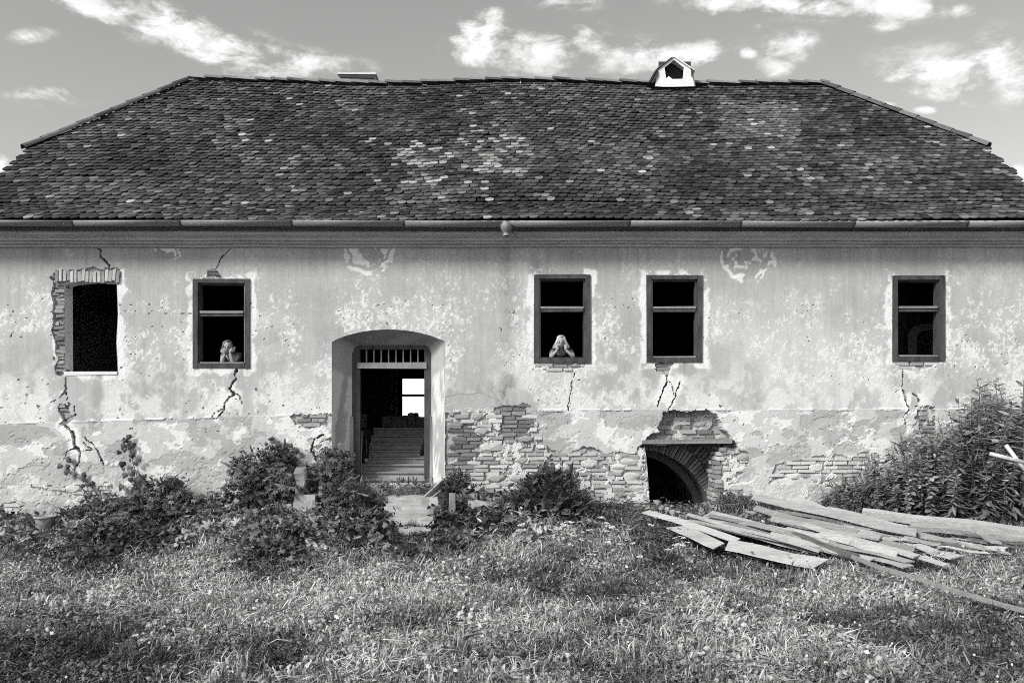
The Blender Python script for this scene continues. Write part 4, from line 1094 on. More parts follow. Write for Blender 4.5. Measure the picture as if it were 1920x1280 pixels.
def plank(label, a, b, w, th, tone, name='board', mid=None, lift=0, taper=1.0, bark=0, D=None, tilt=0.0, group='boards of the pile by the cellar'):
    th = th * (.62 if th < .08 else .85); bark = max(bark, .10)
    pts = [a] + (mid or []) + [b]; W3 = []
    for i, q in enumerate(pts):
        d = (q[2] if len(q) > 2 else pile_D(q[1])); W3.append(P(q[0], q[1], d) + (0, 0, lift))
    W3 = np.array(W3); seg = np.concatenate([[0], np.cumsum(np.linalg.norm(np.diff(W3, axis=0), axis=1))]); n = max(7, int(seg[-1] / .22)); t = np.linspace(0, seg[-1], n)
    C_ = np.stack([np.interp(t, seg, W3[:, k]) for k in range(3)], 1); g = G(); v = []
    for i in range(n):
        d = C_[min(i + 1, n - 1)] - C_[max(i - 1, 0)]; d /= np.linalg.norm(d); up = np.array((.0, -.28 + tilt, 1.0)); r = np.cross(d, up); r /= np.linalg.norm(r); u = np.cross(r, d)
        k = 1 + (taper - 1) * i / (n - 1); j = 1 + bark * (random.random() - .5); w_ = w * k * j
        e = rng.normal(0, .004, 2); dz = .008 * math.sin(i * 1.1 + a[0]) * (1 + 2 * bark)
        for sx, sz in ((-1, -1), (1, -1), (1 - .02, 1), (-1 + .02 - bark * .25 * random.random(), 1)): v.append(C_[i] + r * (sx * w_ / 2 + e[0]) + u * (sz * th / 2 + e[1] * .5 + dz))
    if True:      # ragged, slanting ends
        v = np.array(v); sl = random.uniform(-.10, .10); dd = (C_[-1] - C_[-2]); dd /= np.linalg.norm(dd)
        for k_ in (0, 3): v[k_] += dd * sl; v[-4 + k_] -= dd * sl * .8
    f = [(0, 1, 2, 3), (4 * n - 1, 4 * n - 2, 4 * n - 3, 4 * n - 4)] + [(4 * i + k, 4 * (i + 1) + k, 4 * (i + 1) + (k + 1) % 4, 4 * i + (k + 1) % 4) for i in range(n - 1) for k in range(4)]
    o = g.put(v, f).obj(name, M['plank']); o.color = (tone, tone, tone, 1); return tag(o, label, 'board', group)


PL = [('long pale board running down to the left of the pile', (1211, 957), (1384, 1012), .17, .03, .46, {}),
      ('weathered sheet lying lowest at the left of the pile', (1262, 985), (1352, 1024), .28, .02, .42, {}),
      ('upper of two thin battens along the front of the pile', (1290, 968), (1537, 1036), .06, .04, .40, dict(lift=.03)),
      ('lower of two thin battens along the front of the pile', (1288, 974), (1600, 1044), .05, .04, .34, dict(lift=.0)),
      ('broad warped sheet filling the middle of the pile', (1318, 964), (1545, 1022), .72, .02, .40, dict(lift=-.04, taper=.7)),
      ('second broad sheet beneath the battens of the pile', (1370, 1018), (1534, 1052), .38, .02, .44, dict(lift=-.03)),
      ('longest thick plank lying on top of the pile', (1416, 942), (1722, 1013), .24, .05, .36, dict(lift=.10)),
      ('bark-edged slab below the longest plank', (1416, 960), (1608, 1006), .17, .05, .27, dict(bark=.4, lift=.06)),
      ('bark-edged slab ending in a pale split end', (1447, 978), (1650, 1014), .16, .05, .34, dict(bark=.4, lift=.04)),
      ('clean pale plank slanting across the front of the pile', (1532, 1008), (1686, 1052), .20, .035, .47, dict(lift=.08, tilt=-.1)),
      ('dark pointed stake between the sheets of the pile', (1483, 1005), (1600, 1048), .10, .05, .12, dict(lift=.05, taper=1.3)),
      ('square plywood panel lying among the boards', (1640, 1022), (1716, 1038), .42, .025, .26, dict(lift=.02)),
      ('pale round-edged log at the back of the pile', (1616, 967), (1925, 1003), .16, .12, .42, dict(bark=.15, lift=.05)),
      ('split log in front of the pale log', (1702, 990), (1925, 1012), .13, .09, .33, dict(bark=.2, lift=.03)),
      ('short wide board at the wall end of the pile', (1482, 938), (1556, 968), .26, .03, .45, dict(lift=.06)),
      ('grey board leading away beneath the back log', (1545, 957), (1704, 996), .16, .04, .40, dict(lift=.05)),
      ('narrow board under the split log', (1648, 982), (1790, 1022), .10, .04, .30, dict(lift=.03)),
      ('thin slat nearest the split log', (1700, 1003), (1850, 1032), .05, .03, .32, dict(lift=.02)),
      ('thin dark slat between the slats of the pile', (1722, 1012), (1850, 1040), .05, .03, .18, dict(lift=.0)),
      ('pale short board ending in the grass by the slats', (1716, 1022), (1790, 1046), .18, .03, .42, dict(lift=.0)),
      ('short stub of board tilted on the slats', (1830, 1000), (1868, 1028), .13, .04, .30, dict(lift=.07)),
      ('flat board under the clean pale plank', (1560, 1020), (1700, 1062), .16, .03, .36, dict(lift=.0)),
      ('crooked offcut at the edge of the warped sheet', (1440, 966), (1530, 988), .14, .03, .38, dict(lift=.05))]
for lab, a, b, w, th, t, kw in PL: plank(lab, a, b, w, th, t, **kw)
for k in range(30):
    xa = random.uniform(1400, 1820); ya = 966 + (xa - 1400) * .135 + random.uniform(-14, 26); ln = random.uniform(60, 190); t = random.choice((.12, .2, .3, .38, .45))
    plank('narrow splintered slat jumbled among the boards of the pile', (xa, ya), (xa + ln, ya + ln * random.uniform(.10, .26)), random.uniform(.03, .08), random.uniform(.02, .035), t, name='slat', lift=random.uniform(-.02, .06), bark=.25)
for k in range(14):
    xa = random.uniform(1325, 1580); ya = 962 + (xa - 1325) * .17 + random.uniform(-8, 26); ln = random.uniform(90, 230)
    plank('thin weathered board overlapping its neighbours in the pile', (xa, ya), (xa + ln, ya + ln * random.uniform(.19, .30)), random.uniform(.09, .2), .028, random.choice((.22, .3, .36, .42, .46)), lift=random.uniform(-.01, .07), bark=.14, tilt=random.uniform(-.08, .08))
plank('long bowed beam sliding off the pile across the grass', (1572, 1034), (1930, 1148, 8.55), .04, .07, .24, name='beam', mid=[(1661, 1066, 10.0), (1740, 1091, 9.5), (1815, 1114, 9.05)], lift=.0, group=None)
for a, b, lab in (((1856, 850), (1930, 869), 'pale stick lying crosswise on the thicket'), ((1886, 834), (1930, 892), 'pale stick poking up through the thicket')):
    o = G().tube([P(*a, 12.1), P(*b, 12.0)], .030, 8).obj('stick', M['plank'], smooth=True); o.color = (.55,) * 3 + (1,); tag(o, lab, 'stick')

# clay pot by the left end of the wall
pp = P(85, 990, 13.1); pp[2] = float(ground_z(pp[0], pp[1])); v = []; prof_ = [(.10, -.04), (.125, .10), (.15, .20), (.155, .23), (.168, .235), (.168, .265), (.152, .268), (.14, .23), (.11, .05), (0.0, .03)]
for r, z in prof_:
    for k in range(20): v.append(pp + (r * math.cos(k * math.pi / 10), r * math.sin(k * math.pi / 10), z * .95))
tag(G().put(v, [(i * 20 + k, i * 20 + (k + 1) % 20, i * 20 + 20 + (k + 1) % 20, i * 20 + 20 + k) for i in range(len(prof_) - 1) for k in range(20)]).obj('flower_pot', M['pot'], smooth=True), 'round clay pot standing at the foot of the wall', 'pot')
for px, py, sx, lab in ((1579, 1089, .22, 'flat pale stone in the grass below the board pile'), (1444, 1262, .16, 'small pale stone in the open grass'), (802, 1236, .17, 'low bleached stone half sunk in the grass'), (1010, 0, 0, '')):
    if not sx: continue
    q = ground_hit(px, py); tag(G().put(*blob((sx, sx * .8, sx * .45), q + (0, 0, sx * .12), int(px), 2, .15, .2)).obj('stone', M['concrete'], smooth=False), lab, 'stone')

# ------------------------------------------------------------------ plants
def frames(f, up):
    f = f / np.linalg.norm(f, axis=1, keepdims=True); r = np.cross(f, up); r /= np.linalg.norm(r, axis=1, keepdims=True) + 1e-9; u = np.cross(r, f)
    return np.stack([r, f, u], -1)      # columns: right, forward, up


def leaflet(l, w, ang=0, fold=.18, droop=.15, off=0.0):
    p = np.array([(0, off, 0), (-w, off + .38 * l, -fold * w), (-w * .6, off + .75 * l, -fold * w - droop * l * .5), (0, off + l, -droop * l), (w * .6, off + .75 * l, -fold * w - droop * l * .5), (w, off + .38 * l, -fold * w), (0, off + .5 * l, 0)])
    c, s = math.cos(ang), math.sin(ang); p = np.stack([p[:, 0] * c + p[:, 1] * s, -p[:, 0] * s + p[:, 1] * c, p[:, 2]], 1)
    return p, np.array([(0, 1, 6), (1, 2, 6), (2, 3, 6), (3, 4, 6), (4, 5, 6), (5, 0, 6)])


def compound(parts):
    V, F, n = [], [], 0
    for p, f in parts: V.append(p); F.append(f + n); n += len(p)
    return np.concatenate(V), np.concatenate(F)


PALM = compound([leaflet(1.0 if a == 0 else .8 if abs(a) < 1 else .55, .17, a, off=.05) for a in (-1.35, -.7, 0, .7, 1.35)])
LANCE = leaflet(1.0, .12); BROAD = leaflet(1.0, .34, droop=.25); LOBE = compound([leaflet(1.0, .42, 0, droop=.2), leaflet(.7, .3, .75), leaflet(.7, .3, -.75)])
SPRIG = compound([leaflet(.5, .11, a, off=o_) if False else (leaflet(.5, .12, a)[0] + (0, o_, 0), leaflet(.5, .12, a)[1]) for o_, a in ((0, 1.0), (0.05, -1.0), (.3, .9), (.35, -.9), (.6, .7), (.65, -.7), (.8, 0))])


def scatter(leaf, pos, fwd, size, tone, up=None):
    pos = np.asarray(pos); n = len(pos); up = np.tile((0, 0, 1.0), (n, 1)) if up is None else up
    R = frames(np.asarray(fwd, float), up + rng.normal(0, .25, (n, 3))); v, f = leaf; size = np.broadcast_to(size, (n,))
    VV = np.einsum('nij,kj->nki', R, v) * size[:, None, None] + pos[:, None, :]
    FF = f[None] + (np.arange(n) * len(v))[:, None, None]
    return VV.reshape(-1, 3), FF.reshape(-1, f.shape[1]), np.repeat(np.broadcast_to(tone, (n,)), len(v))


def cloud(blobs, per):
    """points through a set of ellipsoids, thickest near the skin, with an uneven outline"""
    Pn, Nn = [], []
    for (c, r) in blobs:
        n = int(per * (r[0] * r[2] + r[0] * r[1] + r[1] * r[2]) / 3 * 12); d = rng.normal(size=(n, 3)); d /= np.linalg.norm(d, axis=1, keepdims=True)
        lump = .50 + .85 * vnoise(d[:, 0] * 2.5 + c[0] * 3 + 20, d[:, 2] * 2.5 + d[:, 1] * 2 + 20, 7); k = lump * (1 - .55 * rng.random(n) ** 2.0)
        Pn.append(np.array(c) + d * np.array(r) * k[:, None]); Nn.append(d)
    return np.concatenate(Pn), np.concatenate(Nn)


def bush(name, label, cat, blobs, per, leaf, size, tone, stems=12, group=None, keep_above=True, droop=.5, tvar=.35):
    pos, nrm = cloud(blobs, per); gz = ground_z(pos[:, 0], pos[:, 1]); ok = (pos[:, 2] > gz + .01) & (pos[:, 1] < -.02); pos, nrm = pos[ok], nrm[ok]
    n = len(pos); fwd = nrm * (1, 1, .4) + rng.normal(0, .45, (n, 3)) - np.array((0, 0, droop)); up = nrm * .5 + np.array((0, -.35, .8))
    clump = vnoise(pos[:, 0] * 3 + 10, pos[:, 2] * 3 + pos[:, 1] * 2 + 10, 19)
    tn_ = np.clip(tone * np.exp(rng.normal(0, tvar + .1, n)) * (.45 + 1.1 * clump), .02, .5); sz_ = size * np.exp(rng.normal(-.1, .35, n)); h_ = rng.random(n) < .72
    v, f, t = scatter(leaf, pos[h_], fwd[h_], sz_[h_], tn_[h_], up[h_]); va, fa, ta = scatter(LANCE, pos[~h_], fwd[~h_] + np.array((0, 0, droop + .5)), sz_[~h_] * 1.3, tn_[~h_] * 1.3, up[~h_])
    f = np.concatenate([f, fa + len(v)]); v = np.concatenate([v, va]); t = np.concatenate([t, ta])
    c0 = np.array(blobs[0][0]); base = np.array((c0[0], c0[1], float(ground_z(c0[0], c0[1]))))
    root = empty(name, tuple(base)); tag(root, label, cat, group)
    sp_, sf_ = [], []
    for k in range(int(len(blobs) * 7)):
        bc, br = blobs[rng.integers(len(blobs))]; a = rng.uniform(0, 6.28); q0 = np.array(bc) + np.array((math.cos(a) * br[0] * .6, math.sin(a) * br[1] * .4, br[2] * .35)); dr = np.array((math.cos(a) * .6, math.sin(a) * .3 - .25, rng.uniform(.3, 1.0))); ln = rng.uniform(.7, 1.35) * max(br[2], .18)
        for u_ in np.linspace(.15, 1, 9):
            pt_ = q0 + dr * ln * u_ + np.array((0, 0, -.45 * ln * u_ * u_)); pt_[1] = min(pt_[1], -.03); sp_.append(pt_ + rng.normal(0, .012, 3)); sf_.append((rng.normal(0, .8), rng.normal(-.2, .8), rng.normal(0, .5)))
    v2, f2, t2 = scatter(leaf, np.array(sp_), np.array(sf_), size * rng.uniform(.35, .85, len(sp_)), np.clip(tone * 1.35 * np.exp(rng.normal(0, tvar, len(sp_))), .02, .5))
    v = np.concatenate([v, v2]); f = np.concatenate([f, f2 + len(v) - len(v2)]); t = np.concatenate([t, t2])
    o = add('foliage', v, [f], M['leaf'], root, False, t, kind='stuff')
    for k in range(stems):
        i = rng.integers(n); tip = pos[i]; b0 = np.array((c0[0] + rng.normal(0, .2), c0[1] + rng.normal(0, .08), 0)); 
        b0[0] = b0[0] * .5 + tip[0] * .5; b0[1] = min(b0[1], -.04); b0[2] = float(ground_z(b0[0], b0[1])) - .03; mid = (b0 + tip) / 2 + rng.normal(0, .05, 3); mid[1] = min(mid[1], -.03)
        G().tube([b0, mid, tip], [.012, .009, .004], 5).obj('stem', M['stem'], root)
    return root


def B(px, py, D, rx, ry, rz): return (P(px, py, D), (rx, ry, rz))


bush('creeper_mound', 'dark creeper mound along the foot of the wall below the broken window', 'creeper',
     [B(290, 965, 13.35, .95, .5, .42), B(200, 968, 13.3, .7, .5, .38), B(385, 970, 13.3, .75, .55, .36), B(152, 982, 13.2, .30, .3, .25), B(300, 925, 13.6, .5, .3, .28), B(455, 985, 13.1, .6, .5, .25)], 330, PALM, .088, .08, 16)
bush('creeper_bush', 'tall creeper bush against the wall beside the short wooden post', 'creeper',
     [B(500, 895, 13.55, .45, .35, .45), B(470, 935, 13.3, .40, .4, .40), B(520, 860, 13.7, .28, .22, .26), B(540, 925, 13.3, .35, .4, .35), B(455, 880, 13.7, .22, .2, .2)], 400, PALM, .088, .08, 12)
bush('creeper_bush', 'creeper climbing the broken plaster beside the door frame', 'creeper',
     [B(622, 905, 13.5, .36, .4, .42), B(650, 950, 13.1, .42, .4, .36), B(590, 985, 12.8, .6, .5, .26), B(630, 868, 13.75, .22, .18, .3), B(680, 985, 12.7, .45, .45, .28)], 360, PALM, .082, .09, 10)
bush('shrub', 'round dark feathery shrub in front of the exposed rubble wall', 'shrub',
     [B(1020, 930, 13.3, .52, .42, .36), B(1050, 950, 13.1, .45, .4, .26), B(985, 950, 13.2, .35, .35, .25), B(1020, 905, 13.4, .26, .25, .2)], 420, SPRIG, .11, .06, 8, droop=-.3)
bush('shrub', 'small dark tuft of shrub beside the leaning board ends', 'shrub', [B(858, 908, 13.5, .20, .18, .22), B(850, 920, 13.4, .2, .2, .15)], 600, SPRIG, .08, .06, 4, droop=-.2)
bush('weed_clump', 'low weeds growing along the landing in front of the door', 'weeds', [B(760, 916, 13.45, .40, .18, .17), B(800, 916, 13.45, .2, .15, .15), B(700, 920, 13.4, .45, .2, .18)], 520, LANCE, .075, .10, 6, droop=-.2)
bush('weed_clump', 'feathery weeds in the mouth of the cellar opening', 'weeds', [B(1240, 972, 13.7, .3, .2, .15), B(1300, 970, 13.7, .25, .2, .15), B(1375, 948, 13.6, .35, .2, .2), B(1325, 985, 13.0, .25, .25, .16)], 330, SPRIG, .085, .13, 8, droop=-.6)
bush('weed_clump', 'dark weeds at the corner below the clay pot', 'weeds', [B(15, 1000, 13.1, .38, .35, .2), B(-30, 1000, 12.9, .4, .3, .2)], 300, LOBE, .07, .07, 6)


def climber(label, path, nleaf, spread=10, size=.085):
    pts = np.array([P(x, y, 13.94) for x, y in path]); root = empty('climbing_vine', tuple(pts[0])); tag(root, label, 'vine')
    G().tube(pts, np.linspace(.008, .003, len(pts)), 5).obj('stem', M['stem'], root)
    seg = np.concatenate([[0], np.cumsum(np.linalg.norm(np.diff(pts, axis=0), axis=1))])
    for k in range(nleaf):
        t = (k + .5) / nleaf * seg[-1]; c = np.array([np.interp(t, seg, pts[:, i]) for i in range(3)]); th = 1 - .55 * t / seg[-1]
        c = c + (random.gauss(0, spread / S * th), -random.uniform(.01, .07) * th, random.gauss(0, .02))
        v, f, tn = scatter(LOBE, [c], [(random.gauss(0, .5), -.35, -1.0)], size * random.uniform(.7, 1.35), random.uniform(.03, .085), np.array([(0, -1.0, .25)]))
        add('leaf', v, [f], M['leaf'], root, False, tn)


climber('thin vine climbing the cracked plaster above the creeper mound', [(190, 950), (178, 920), (158, 895), (140, 885), (128, 868), (122, 858)], 26, 15)
climber('dense vine reaching up the wall from the creeper mound', [(262, 920), (258, 895), (250, 870), (246, 850), (240, 830), (238, 812)], 30, 13, .095)
climber('vine with few leaves climbing above the tall creeper bush', [(540, 870), (545, 845), (525, 830), (512, 815)], 16, 16)
climber('young vine creeping up beside the plaster break near the door', [(585, 880), (600, 860), (612, 846), (625, 838)], 14, 10)

bush('undergrowth', 'tangled low undergrowth filling the foot of the weed thicket', 'undergrowth', [B(1640, 935, 13.5, .7, .35, .36), B(1740, 915, 13.5, .75, .4, .62), B(1840, 890, 13.4, .8, .45, .85), B(1940, 880, 13.4, .8, .45, 1.0), B(2040, 880, 13.4, .8, .45, 1.0), B(1800, 950, 13.0, .7, .3, .3), B(1920, 955, 12.9, .7, .3, .35)], 330, LANCE, .13, .085, 14, droop=.1)

# thicket of tall weeds at the right end of the wall: three plants, copied
def weed_plant(h, n, leafl, seed, droop):
    r = np.random.default_rng(seed); g = G(); lean = r.normal(0, .05, 2); pts = [np.array((lean[0] * t * t * h, lean[1] * t * t * h, h * t)) for t in np.linspace(0, 1, 7)]
    pos, fw, sz = [], [], []
    for k in range(n):
        t = .12 + .88 * (k + .5) / n; c = np.array((lean[0] * t * t * h, lean[1] * t * t * h, h * t)); a0_ = (k % 2) * math.pi / 2 + r.normal(0, .3)
        for j in range(3):
            a = a0_ + j * 2.09 + r.normal(0, .3); pos.append(c); fw.append((math.cos(a), math.sin(a), .35 - droop * (1 - t) + r.normal(0, .2))); sz.append(leafl * (1.1 - .72 * t) * r.uniform(.45, 1.25))
    v, f, t = scatter(LANCE if seed % 2 else BROAD, np.array(pos), np.array(fw), np.array(sz), .17 * np.exp(r.normal(0, .35, len(pos))) * np.linspace(.6, 1.6, len(pos)))
    sg = G().tube(pts, np.linspace(.011, .004, 7), 5)
    return np_mesh('foliage', v, [f], M['leaf'], False, t), np_mesh('stem', np.vstack(sg.v), [np.array(q) for q in sg.f], M['stem'])


WP = [weed_plant(h, n, l, s, d) for h, n, l, s, d in ((1.25, 26, .34, 1, .9), (1.5, 30, .34, 3, .8), (1.0, 24, .19, 2, 1.0), (1.35, 28, .31, 5, .7), (.8, 22, .24, 7, .7), (.65, 18, .17, 4, .9))]


def weed(x, y, variant, hgt, label, group):
    z = float(ground_z(x, y)); root = empty('tall_weed', (x, y, z - .02)); tag(root, label, 'weed', group); k = hgt / (1.25, 1.5, 1.0, 1.35, .8, .65)[variant]
    root.scale = (k ** .6, k ** .6, k); root.rotation_euler = (random.gauss(0, .13), random.gauss(0, .13), random.uniform(0, 6.28))
    for me in WP[variant]:
        o = bpy.data.objects.new(me.name.split('.')[0], me); C.objects.link(o); o.parent = root


top_x = [1540, 1600, 1650, 1700, 1740, 1790, 1830, 1880, 1960, 2080]; top_y = [915, 870, 835, 785, 775, 750, 715, 692, 685, 680]
cnt = 0
while cnt < 285:
    px = random.uniform(1545, 2080); dep = random.random() ** .8; y = -.12 - dep * 1.25 * (.4 + .6 * min((px - 1540) / 200, 1)); D = DW + y
    x = (px - 960) * D / FPX; ty = float(np.interp(px + random.uniform(-18, 18), top_x, top_y))
    zt_ = ZC + (YH - ty) * DW / FPX; hgt = (zt_ - float(ground_z(x, y))) * (1 - .42 * dep) * random.uniform(.62, 1.06)
    hgt = max(.28, min(hgt, 2.7)); v_ = random.choice((0, 1, 3)) if hgt > 1.0 else random.choice((2, 4, 5, 0))
    kind_ = ('narrow-leaved', 'narrow-leaved', 'broad-leaved', 'narrow-leaved', 'slender low', 'broad-leaved low')[v_]; weed(x, y, v_, hgt, kind_ + (' weed over a metre tall' if hgt > 1.1 else ' weed under a metre tall') + ' in the thicket against the wall', 'weeds of the thicket'); cnt += 1
for px, py, h_, lab in ((1640, 830, 1.0, 'thin weed leaning out alone over the rubble beside the thicket'),):
    q = P(px, 900, 13.7); weed(q[0], q[1], 4, 1.0, lab, None)

# ------------------------------------------------------------------ grass and ground cover (instanced on points)
proto = bpy.data.collections.new('tuft_library')


def blades(n, h, spread, w, seed, lean=.5, tonev=(.8, 1.3)):
    r = np.random.default_rng(seed); V, F, T = [], [], []; m = 0
    for k in range(n):
        a = r.uniform(0, 6.28); b = np.array((r.normal(0, spread), r.normal(0, spread), -.01)); hh = h * r.uniform(.5, 1.25); ln = lean * r.uniform(.2, 1.4); d = np.array((math.cos(a), math.sin(a), 0)); s = np.array((-math.sin(a), math.cos(a), 0)) * w * r.uniform(.6, 1.3)
        m1 = b + d * ln * hh * .30 + (0, 0, hh * .6); tip = b + d * ln * hh * .95 + (0, 0, hh * max(.12, 1.0 - .42 * ln)); V += [b - s, b + s, m1 + s * .75, m1 - s * .75, tip]; F += [(m, m + 1, m + 2), (m, m + 2, m + 3), (m + 3, m + 2, m + 4)]; m += 5
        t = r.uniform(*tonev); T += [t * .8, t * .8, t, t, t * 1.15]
    return np.array(V), np.array(F), np.array(T)


def leafy(n, h, spread, size, leaf, seed, tonev=(.6, 1.3)):
    r = np.random.default_rng(seed); pos = np.stack([r.normal(0, spread, n), r.normal(0, spread, n), h * r.uniform(.15, 1.0, n)], 1); a = r.uniform(0, 6.28, n)
    return scatter(leaf, pos, np.stack([np.cos(a), np.sin(a), r.normal(.1, .6, n)], 1), size * r.uniform(.6, 1.3, n), r.uniform(*tonev, n), np.array((0, 0, 1.0)) + r.normal(0, .45, (n, 3)))


lib = [blades(34, .075, .055, .0062, 1, 1.3, (.45, 1.6)), blades(30, .10, .06, .0066, 2, 1.5, (.45, 1.6)), blades(38, .055, .065, .0064, 3, 1.6, (.45, 1.6)), blades(26, .14, .05, .0066, 4, 1.1, (.45, 1.6)), blades(22, .20, .06, .0066, 5, .9, (.45, 1.6)), blades(16, .12, .08, .0042, 6, 1.9, (1.2, 2.0)),
       leafy(26, .06, .06, .034, LOBE, 7), leafy(34, .09, .07, .042, BROAD, 8), leafy(30, .24, .09, .075, LOBE, 9), leafy(34, .30, .10, .085, LANCE, 10), leafy(22, .20, .09, .10, PALM, 11)]
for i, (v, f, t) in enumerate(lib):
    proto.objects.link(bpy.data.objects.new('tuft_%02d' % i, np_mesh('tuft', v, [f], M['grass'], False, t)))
# white clover heads
cb = bmesh.new(); bmesh.ops.create_icosphere(cb, subdivisions=1, radius=.011); cv = np.array([v.co[:] for v in cb.verts]) + (0, 0, .085); cf = np.array([[v.index for v in f.verts] for f in cb.faces]); cb.free()
sg = G().tube([(0, 0, 0), (.004, 0, .05), (0, 0, .08)], .0012, 3)
fl_col = bpy.data.collections.new('clover_library'); fo = bpy.data.objects.new('clover_00', np_mesh('clover', cv, [cf], M['petal'])); fl_col.objects.link(fo)


def instancer(name, label, cat, pts, var, rot, scl, tone, coll):
    me = bpy.data.meshes.new(name); me.vertices.add(len(pts)); me.vertices.foreach_set('co', np.asarray(pts, np.float32).ravel())
    for nm, ty, dat, key in (('var', 'INT', var, 'value'), ('rot', 'FLOAT_VECTOR', rot, 'vector'), ('scl', 'FLOAT', scl, 'value'), ('tone', 'FLOAT', tone, 'value')):
        a = me.attributes.new(nm, ty, 'POINT'); a.data.foreach_set(key, np.asarray(dat, np.int32 if ty == 'INT' else np.float32).ravel())
    o = bpy.data.objects.new(name, me); C.objects.link(o); tag(o, label, cat, kind='stuff')
    ng = bpy.data.node_groups.new(name + '_nodes', 'GeometryNodeTree'); ng.interface.new_socket('Geometry', in_out='INPUT', socket_type='NodeSocketGeometry'); ng.interface.new_socket('Geometry', in_out='OUTPUT', socket_type='NodeSocketGeometry')
    N = ng.nodes; L = ng.links; gi = N.new('NodeGroupInput'); go = N.new('NodeGroupOutput'); ip = N.new('GeometryNodeInstanceOnPoints'); ci = N.new('GeometryNodeCollectionInfo')
    ci.inputs['Collection'].default_value = coll; ci.inputs['Separate Children'].default_value = True; ci.inputs['Reset Children'].default_value = True
    L.new(gi.outputs[0], ip.inputs['Points']); L.new(ci.outputs[0], ip.inputs['Instance']); ip.inputs['Pick Instance'].default_value = True
    for nm, ty, so in (('var', 'INT', 'Instance Index'), ('rot', 'FLOAT_VECTOR', 'Rotation'), ('scl', 'FLOAT', 'Scale')):
        na = N.new('GeometryNodeInputNamedAttribute'); na.data_type = ty; na.inputs[0].default_value = nm; L.new(na.outputs[0], ip.inputs[so])
    L.new(ip.outputs[0], go.inputs[0]); md = o.modifiers.new('scatter', 'NODES'); md.node_group = ng
    return o


def field(n, seed, dens=None):
    r = np.random.default_rng(seed); x = r.uniform(-11.5, 11.5, n * 3); y = r.uniform(-10.5, -.02, n * 3)
    ok = np.abs(x) < (14 + y) * .66 + 1.6; x, y = x[ok][:n], y[ok][:n]
    return x, y, r


def pix(x, y, z): D = DW + y; return 960 + x * FPX / D, YH - (z - ZC) * FPX / D


x, y, r = field(25000, 5); z = ground_z(x, y); ppx, ppy = pix(x, y, z)
keep = ~((x > 2.3) & (x < 3.5) & (y > -.1)); keep &= ~inpoly(ppx, ppy, [(722, 930), (820, 930), (818, 990), (735, 990)])
x, y, z, ppx, ppy = (q[keep] for q in (x, y, z, ppx, ppy)); n = len(x)
cl = fbm(x * .9 + 30, y * .9 + 30, 28, 3); cl2 = fbm(x * 2.5 + 9, y * 2.5 + 9, 36, 3)
u = r.random(n); var = np.select([u < .22, u < .40, u < .58, u < .66, u < .71, u < .79, u < .91], [0, 1, 2, 3, 4, 5, 6], 7)
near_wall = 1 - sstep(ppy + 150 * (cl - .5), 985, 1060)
lush = (r.random(n) < near_wall * .55 * (ppx < 1010)) | (r.random(n) < .35 * near_wall * (cl > .5) * (ppx < 1250)); var = np.where(lush, r.choice([7, 8, 9, 10, 4], n), var)
right_weeds = (ppx > 1000) & (ppx < 1300) & (ppy < 1050) & (r.random(n) < .6); var = np.where(right_weeds, r.choice([3, 4, 4, 1, 9], n), var)
var = np.where((cl2 > .62) & (r.random(n) < .4), 7, var); var = np.where(((ppx > 722) & (ppx < 822) & (ppy < 1040)) | ((ppx > 55) & (ppx < 118) & (ppy < 1060)), r.choice([2, 0, 6], n), var)
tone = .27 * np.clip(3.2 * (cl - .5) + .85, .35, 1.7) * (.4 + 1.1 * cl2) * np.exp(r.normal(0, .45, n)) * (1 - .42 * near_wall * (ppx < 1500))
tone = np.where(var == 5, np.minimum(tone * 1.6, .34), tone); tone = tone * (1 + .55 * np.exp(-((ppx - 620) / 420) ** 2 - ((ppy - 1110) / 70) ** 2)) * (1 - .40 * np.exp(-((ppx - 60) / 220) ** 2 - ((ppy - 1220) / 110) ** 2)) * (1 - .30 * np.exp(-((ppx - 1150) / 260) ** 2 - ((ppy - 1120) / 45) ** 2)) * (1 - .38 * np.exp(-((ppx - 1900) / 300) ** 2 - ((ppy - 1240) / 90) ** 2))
scl = r.uniform(.75, 1.3, n) * (.75 + .5 * cl); rot = np.stack([r.normal(0, .30, n), r.normal(0, .30, n), r.uniform(0, 6.28, n)], 1)
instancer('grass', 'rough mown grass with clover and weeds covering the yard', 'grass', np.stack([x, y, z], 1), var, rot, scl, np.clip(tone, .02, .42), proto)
x, y, r = field(2600, 9); z = ground_z(x, y); ppx, ppy = pix(x, y, z); pr = np.clip(.12 + .9 * sstep(ppx, 850, 1350) * sstep(ppy, 1000, 1080), 0, 1) * (fbm(x * 1.2 + 5, y * 1.2 + 5, 31, 3) > .47); ok = r.random(len(x)) < pr; x, y, z = x[ok], y[ok], z[ok]; n = len(x)
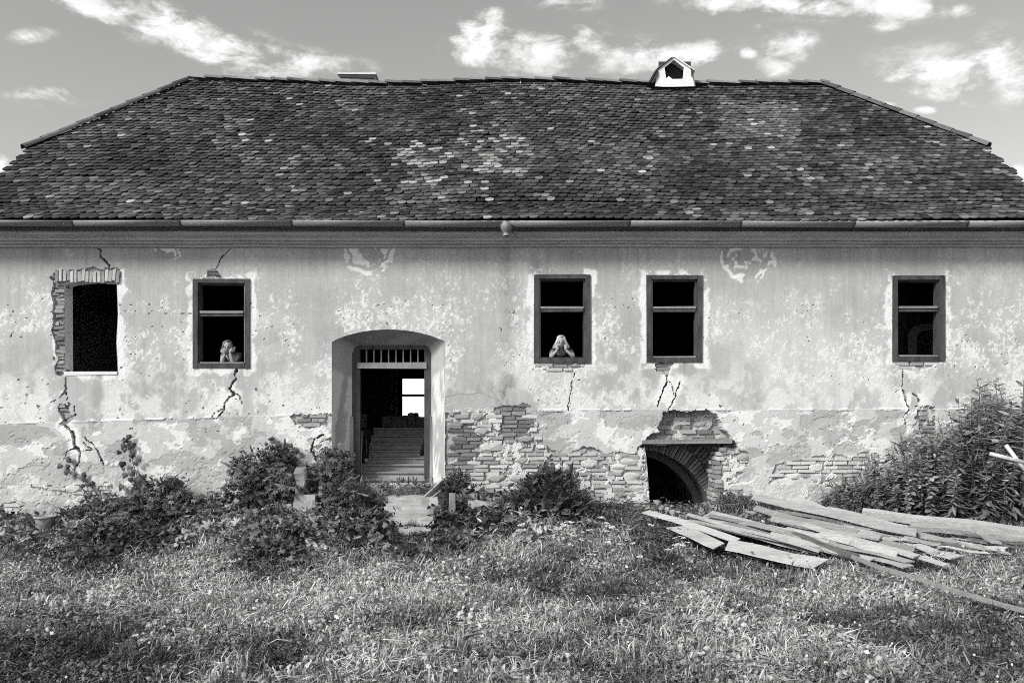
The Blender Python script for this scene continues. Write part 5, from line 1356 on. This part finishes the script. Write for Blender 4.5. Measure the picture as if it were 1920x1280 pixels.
instancer('clover_flowers', 'tiny white clover heads dotted through the grass', 'flowers', np.stack([x, y, z], 1), np.zeros(n), np.stack([r.normal(0, .2, n), r.normal(0, .2, n), r.uniform(0, 6, n)], 1), r.uniform(.7, 1.25, n), np.ones(n), fl_col)

for k in range(9):
    q = ground_hit(random.uniform(80, 1850), random.uniform(1100, 1265)); a = random.uniform(0, 3.1); L_ = random.uniform(.12, .3); d = np.array((math.cos(a), math.sin(a) * .8, .0)) * L_
    o = G().tube([q - d + (0, 0, .05), q + (0, 0, .09) + rng.normal(0, .02, 3), q + d * .6 + (0, 0, .10), q + d + (.03, .02, .06)], [.006, .0055, .0045, .003], 5).obj('twig', M['plank'], smooth=True); tq = random.choice((.06, .4, .5)); o.color = (tq, tq, tq, 1)
    tag(o, 'pale dry twig lying bent in the grass' if tq > .1 else 'dark dead twig lying bent in the grass', 'twig', 'twigs in the grass')

# flowering yarrow: a stem under a flat white head
yv = [];
for k in range(4):
    r_ = np.random.default_rng(60 + k); g = G()
    for j in range(26):
        a = r_.uniform(0, 6.28); q = .05 * math.sqrt(r_.random()); g.put(*blob((.020, .020, .011), (q * math.cos(a), q * math.sin(a), .33 + r_.normal(0, .004)), j, 1, .05, 0))
    sgt = G().tube([(0, 0, -.02), (.01, 0, .16), (0, 0, .32)], [.004, .003, .002], 4)
    yv.append((np_mesh('flower_head', np.vstack(g.v), [np.array(q) for q in g.f], M['petal'], True), np_mesh('stem', np.vstack(sgt.v), [np.array(q) for q in sgt.f], M['stem'])))
for k in range(46):
    if k < 30: px, py = random.gauss(1095, 55), random.gauss(1003, 10)
    elif k < 38: px, py = random.gauss(1275, 12), random.gauss(1030, 7)
    else: px, py = random.gauss(1200, 70), random.gauss(1025, 18)
    q = ground_hit(px, py + 22); root = empty('yarrow', tuple(q)); tag(root, 'white flat-headed yarrow flower standing in the tall grass', 'flower', 'yarrow in the tall grass')
    sq = random.uniform(.6, 1.1); root.scale = (sq, sq, sq * random.uniform(.7, 1.1)); root.rotation_euler = (random.gauss(0, .15), random.gauss(0, .15), random.uniform(0, 6))
    for me in yv[k % 4]:
        o = bpy.data.objects.new(me.name.split('.')[0], me); C.objects.link(o); o.parent = root
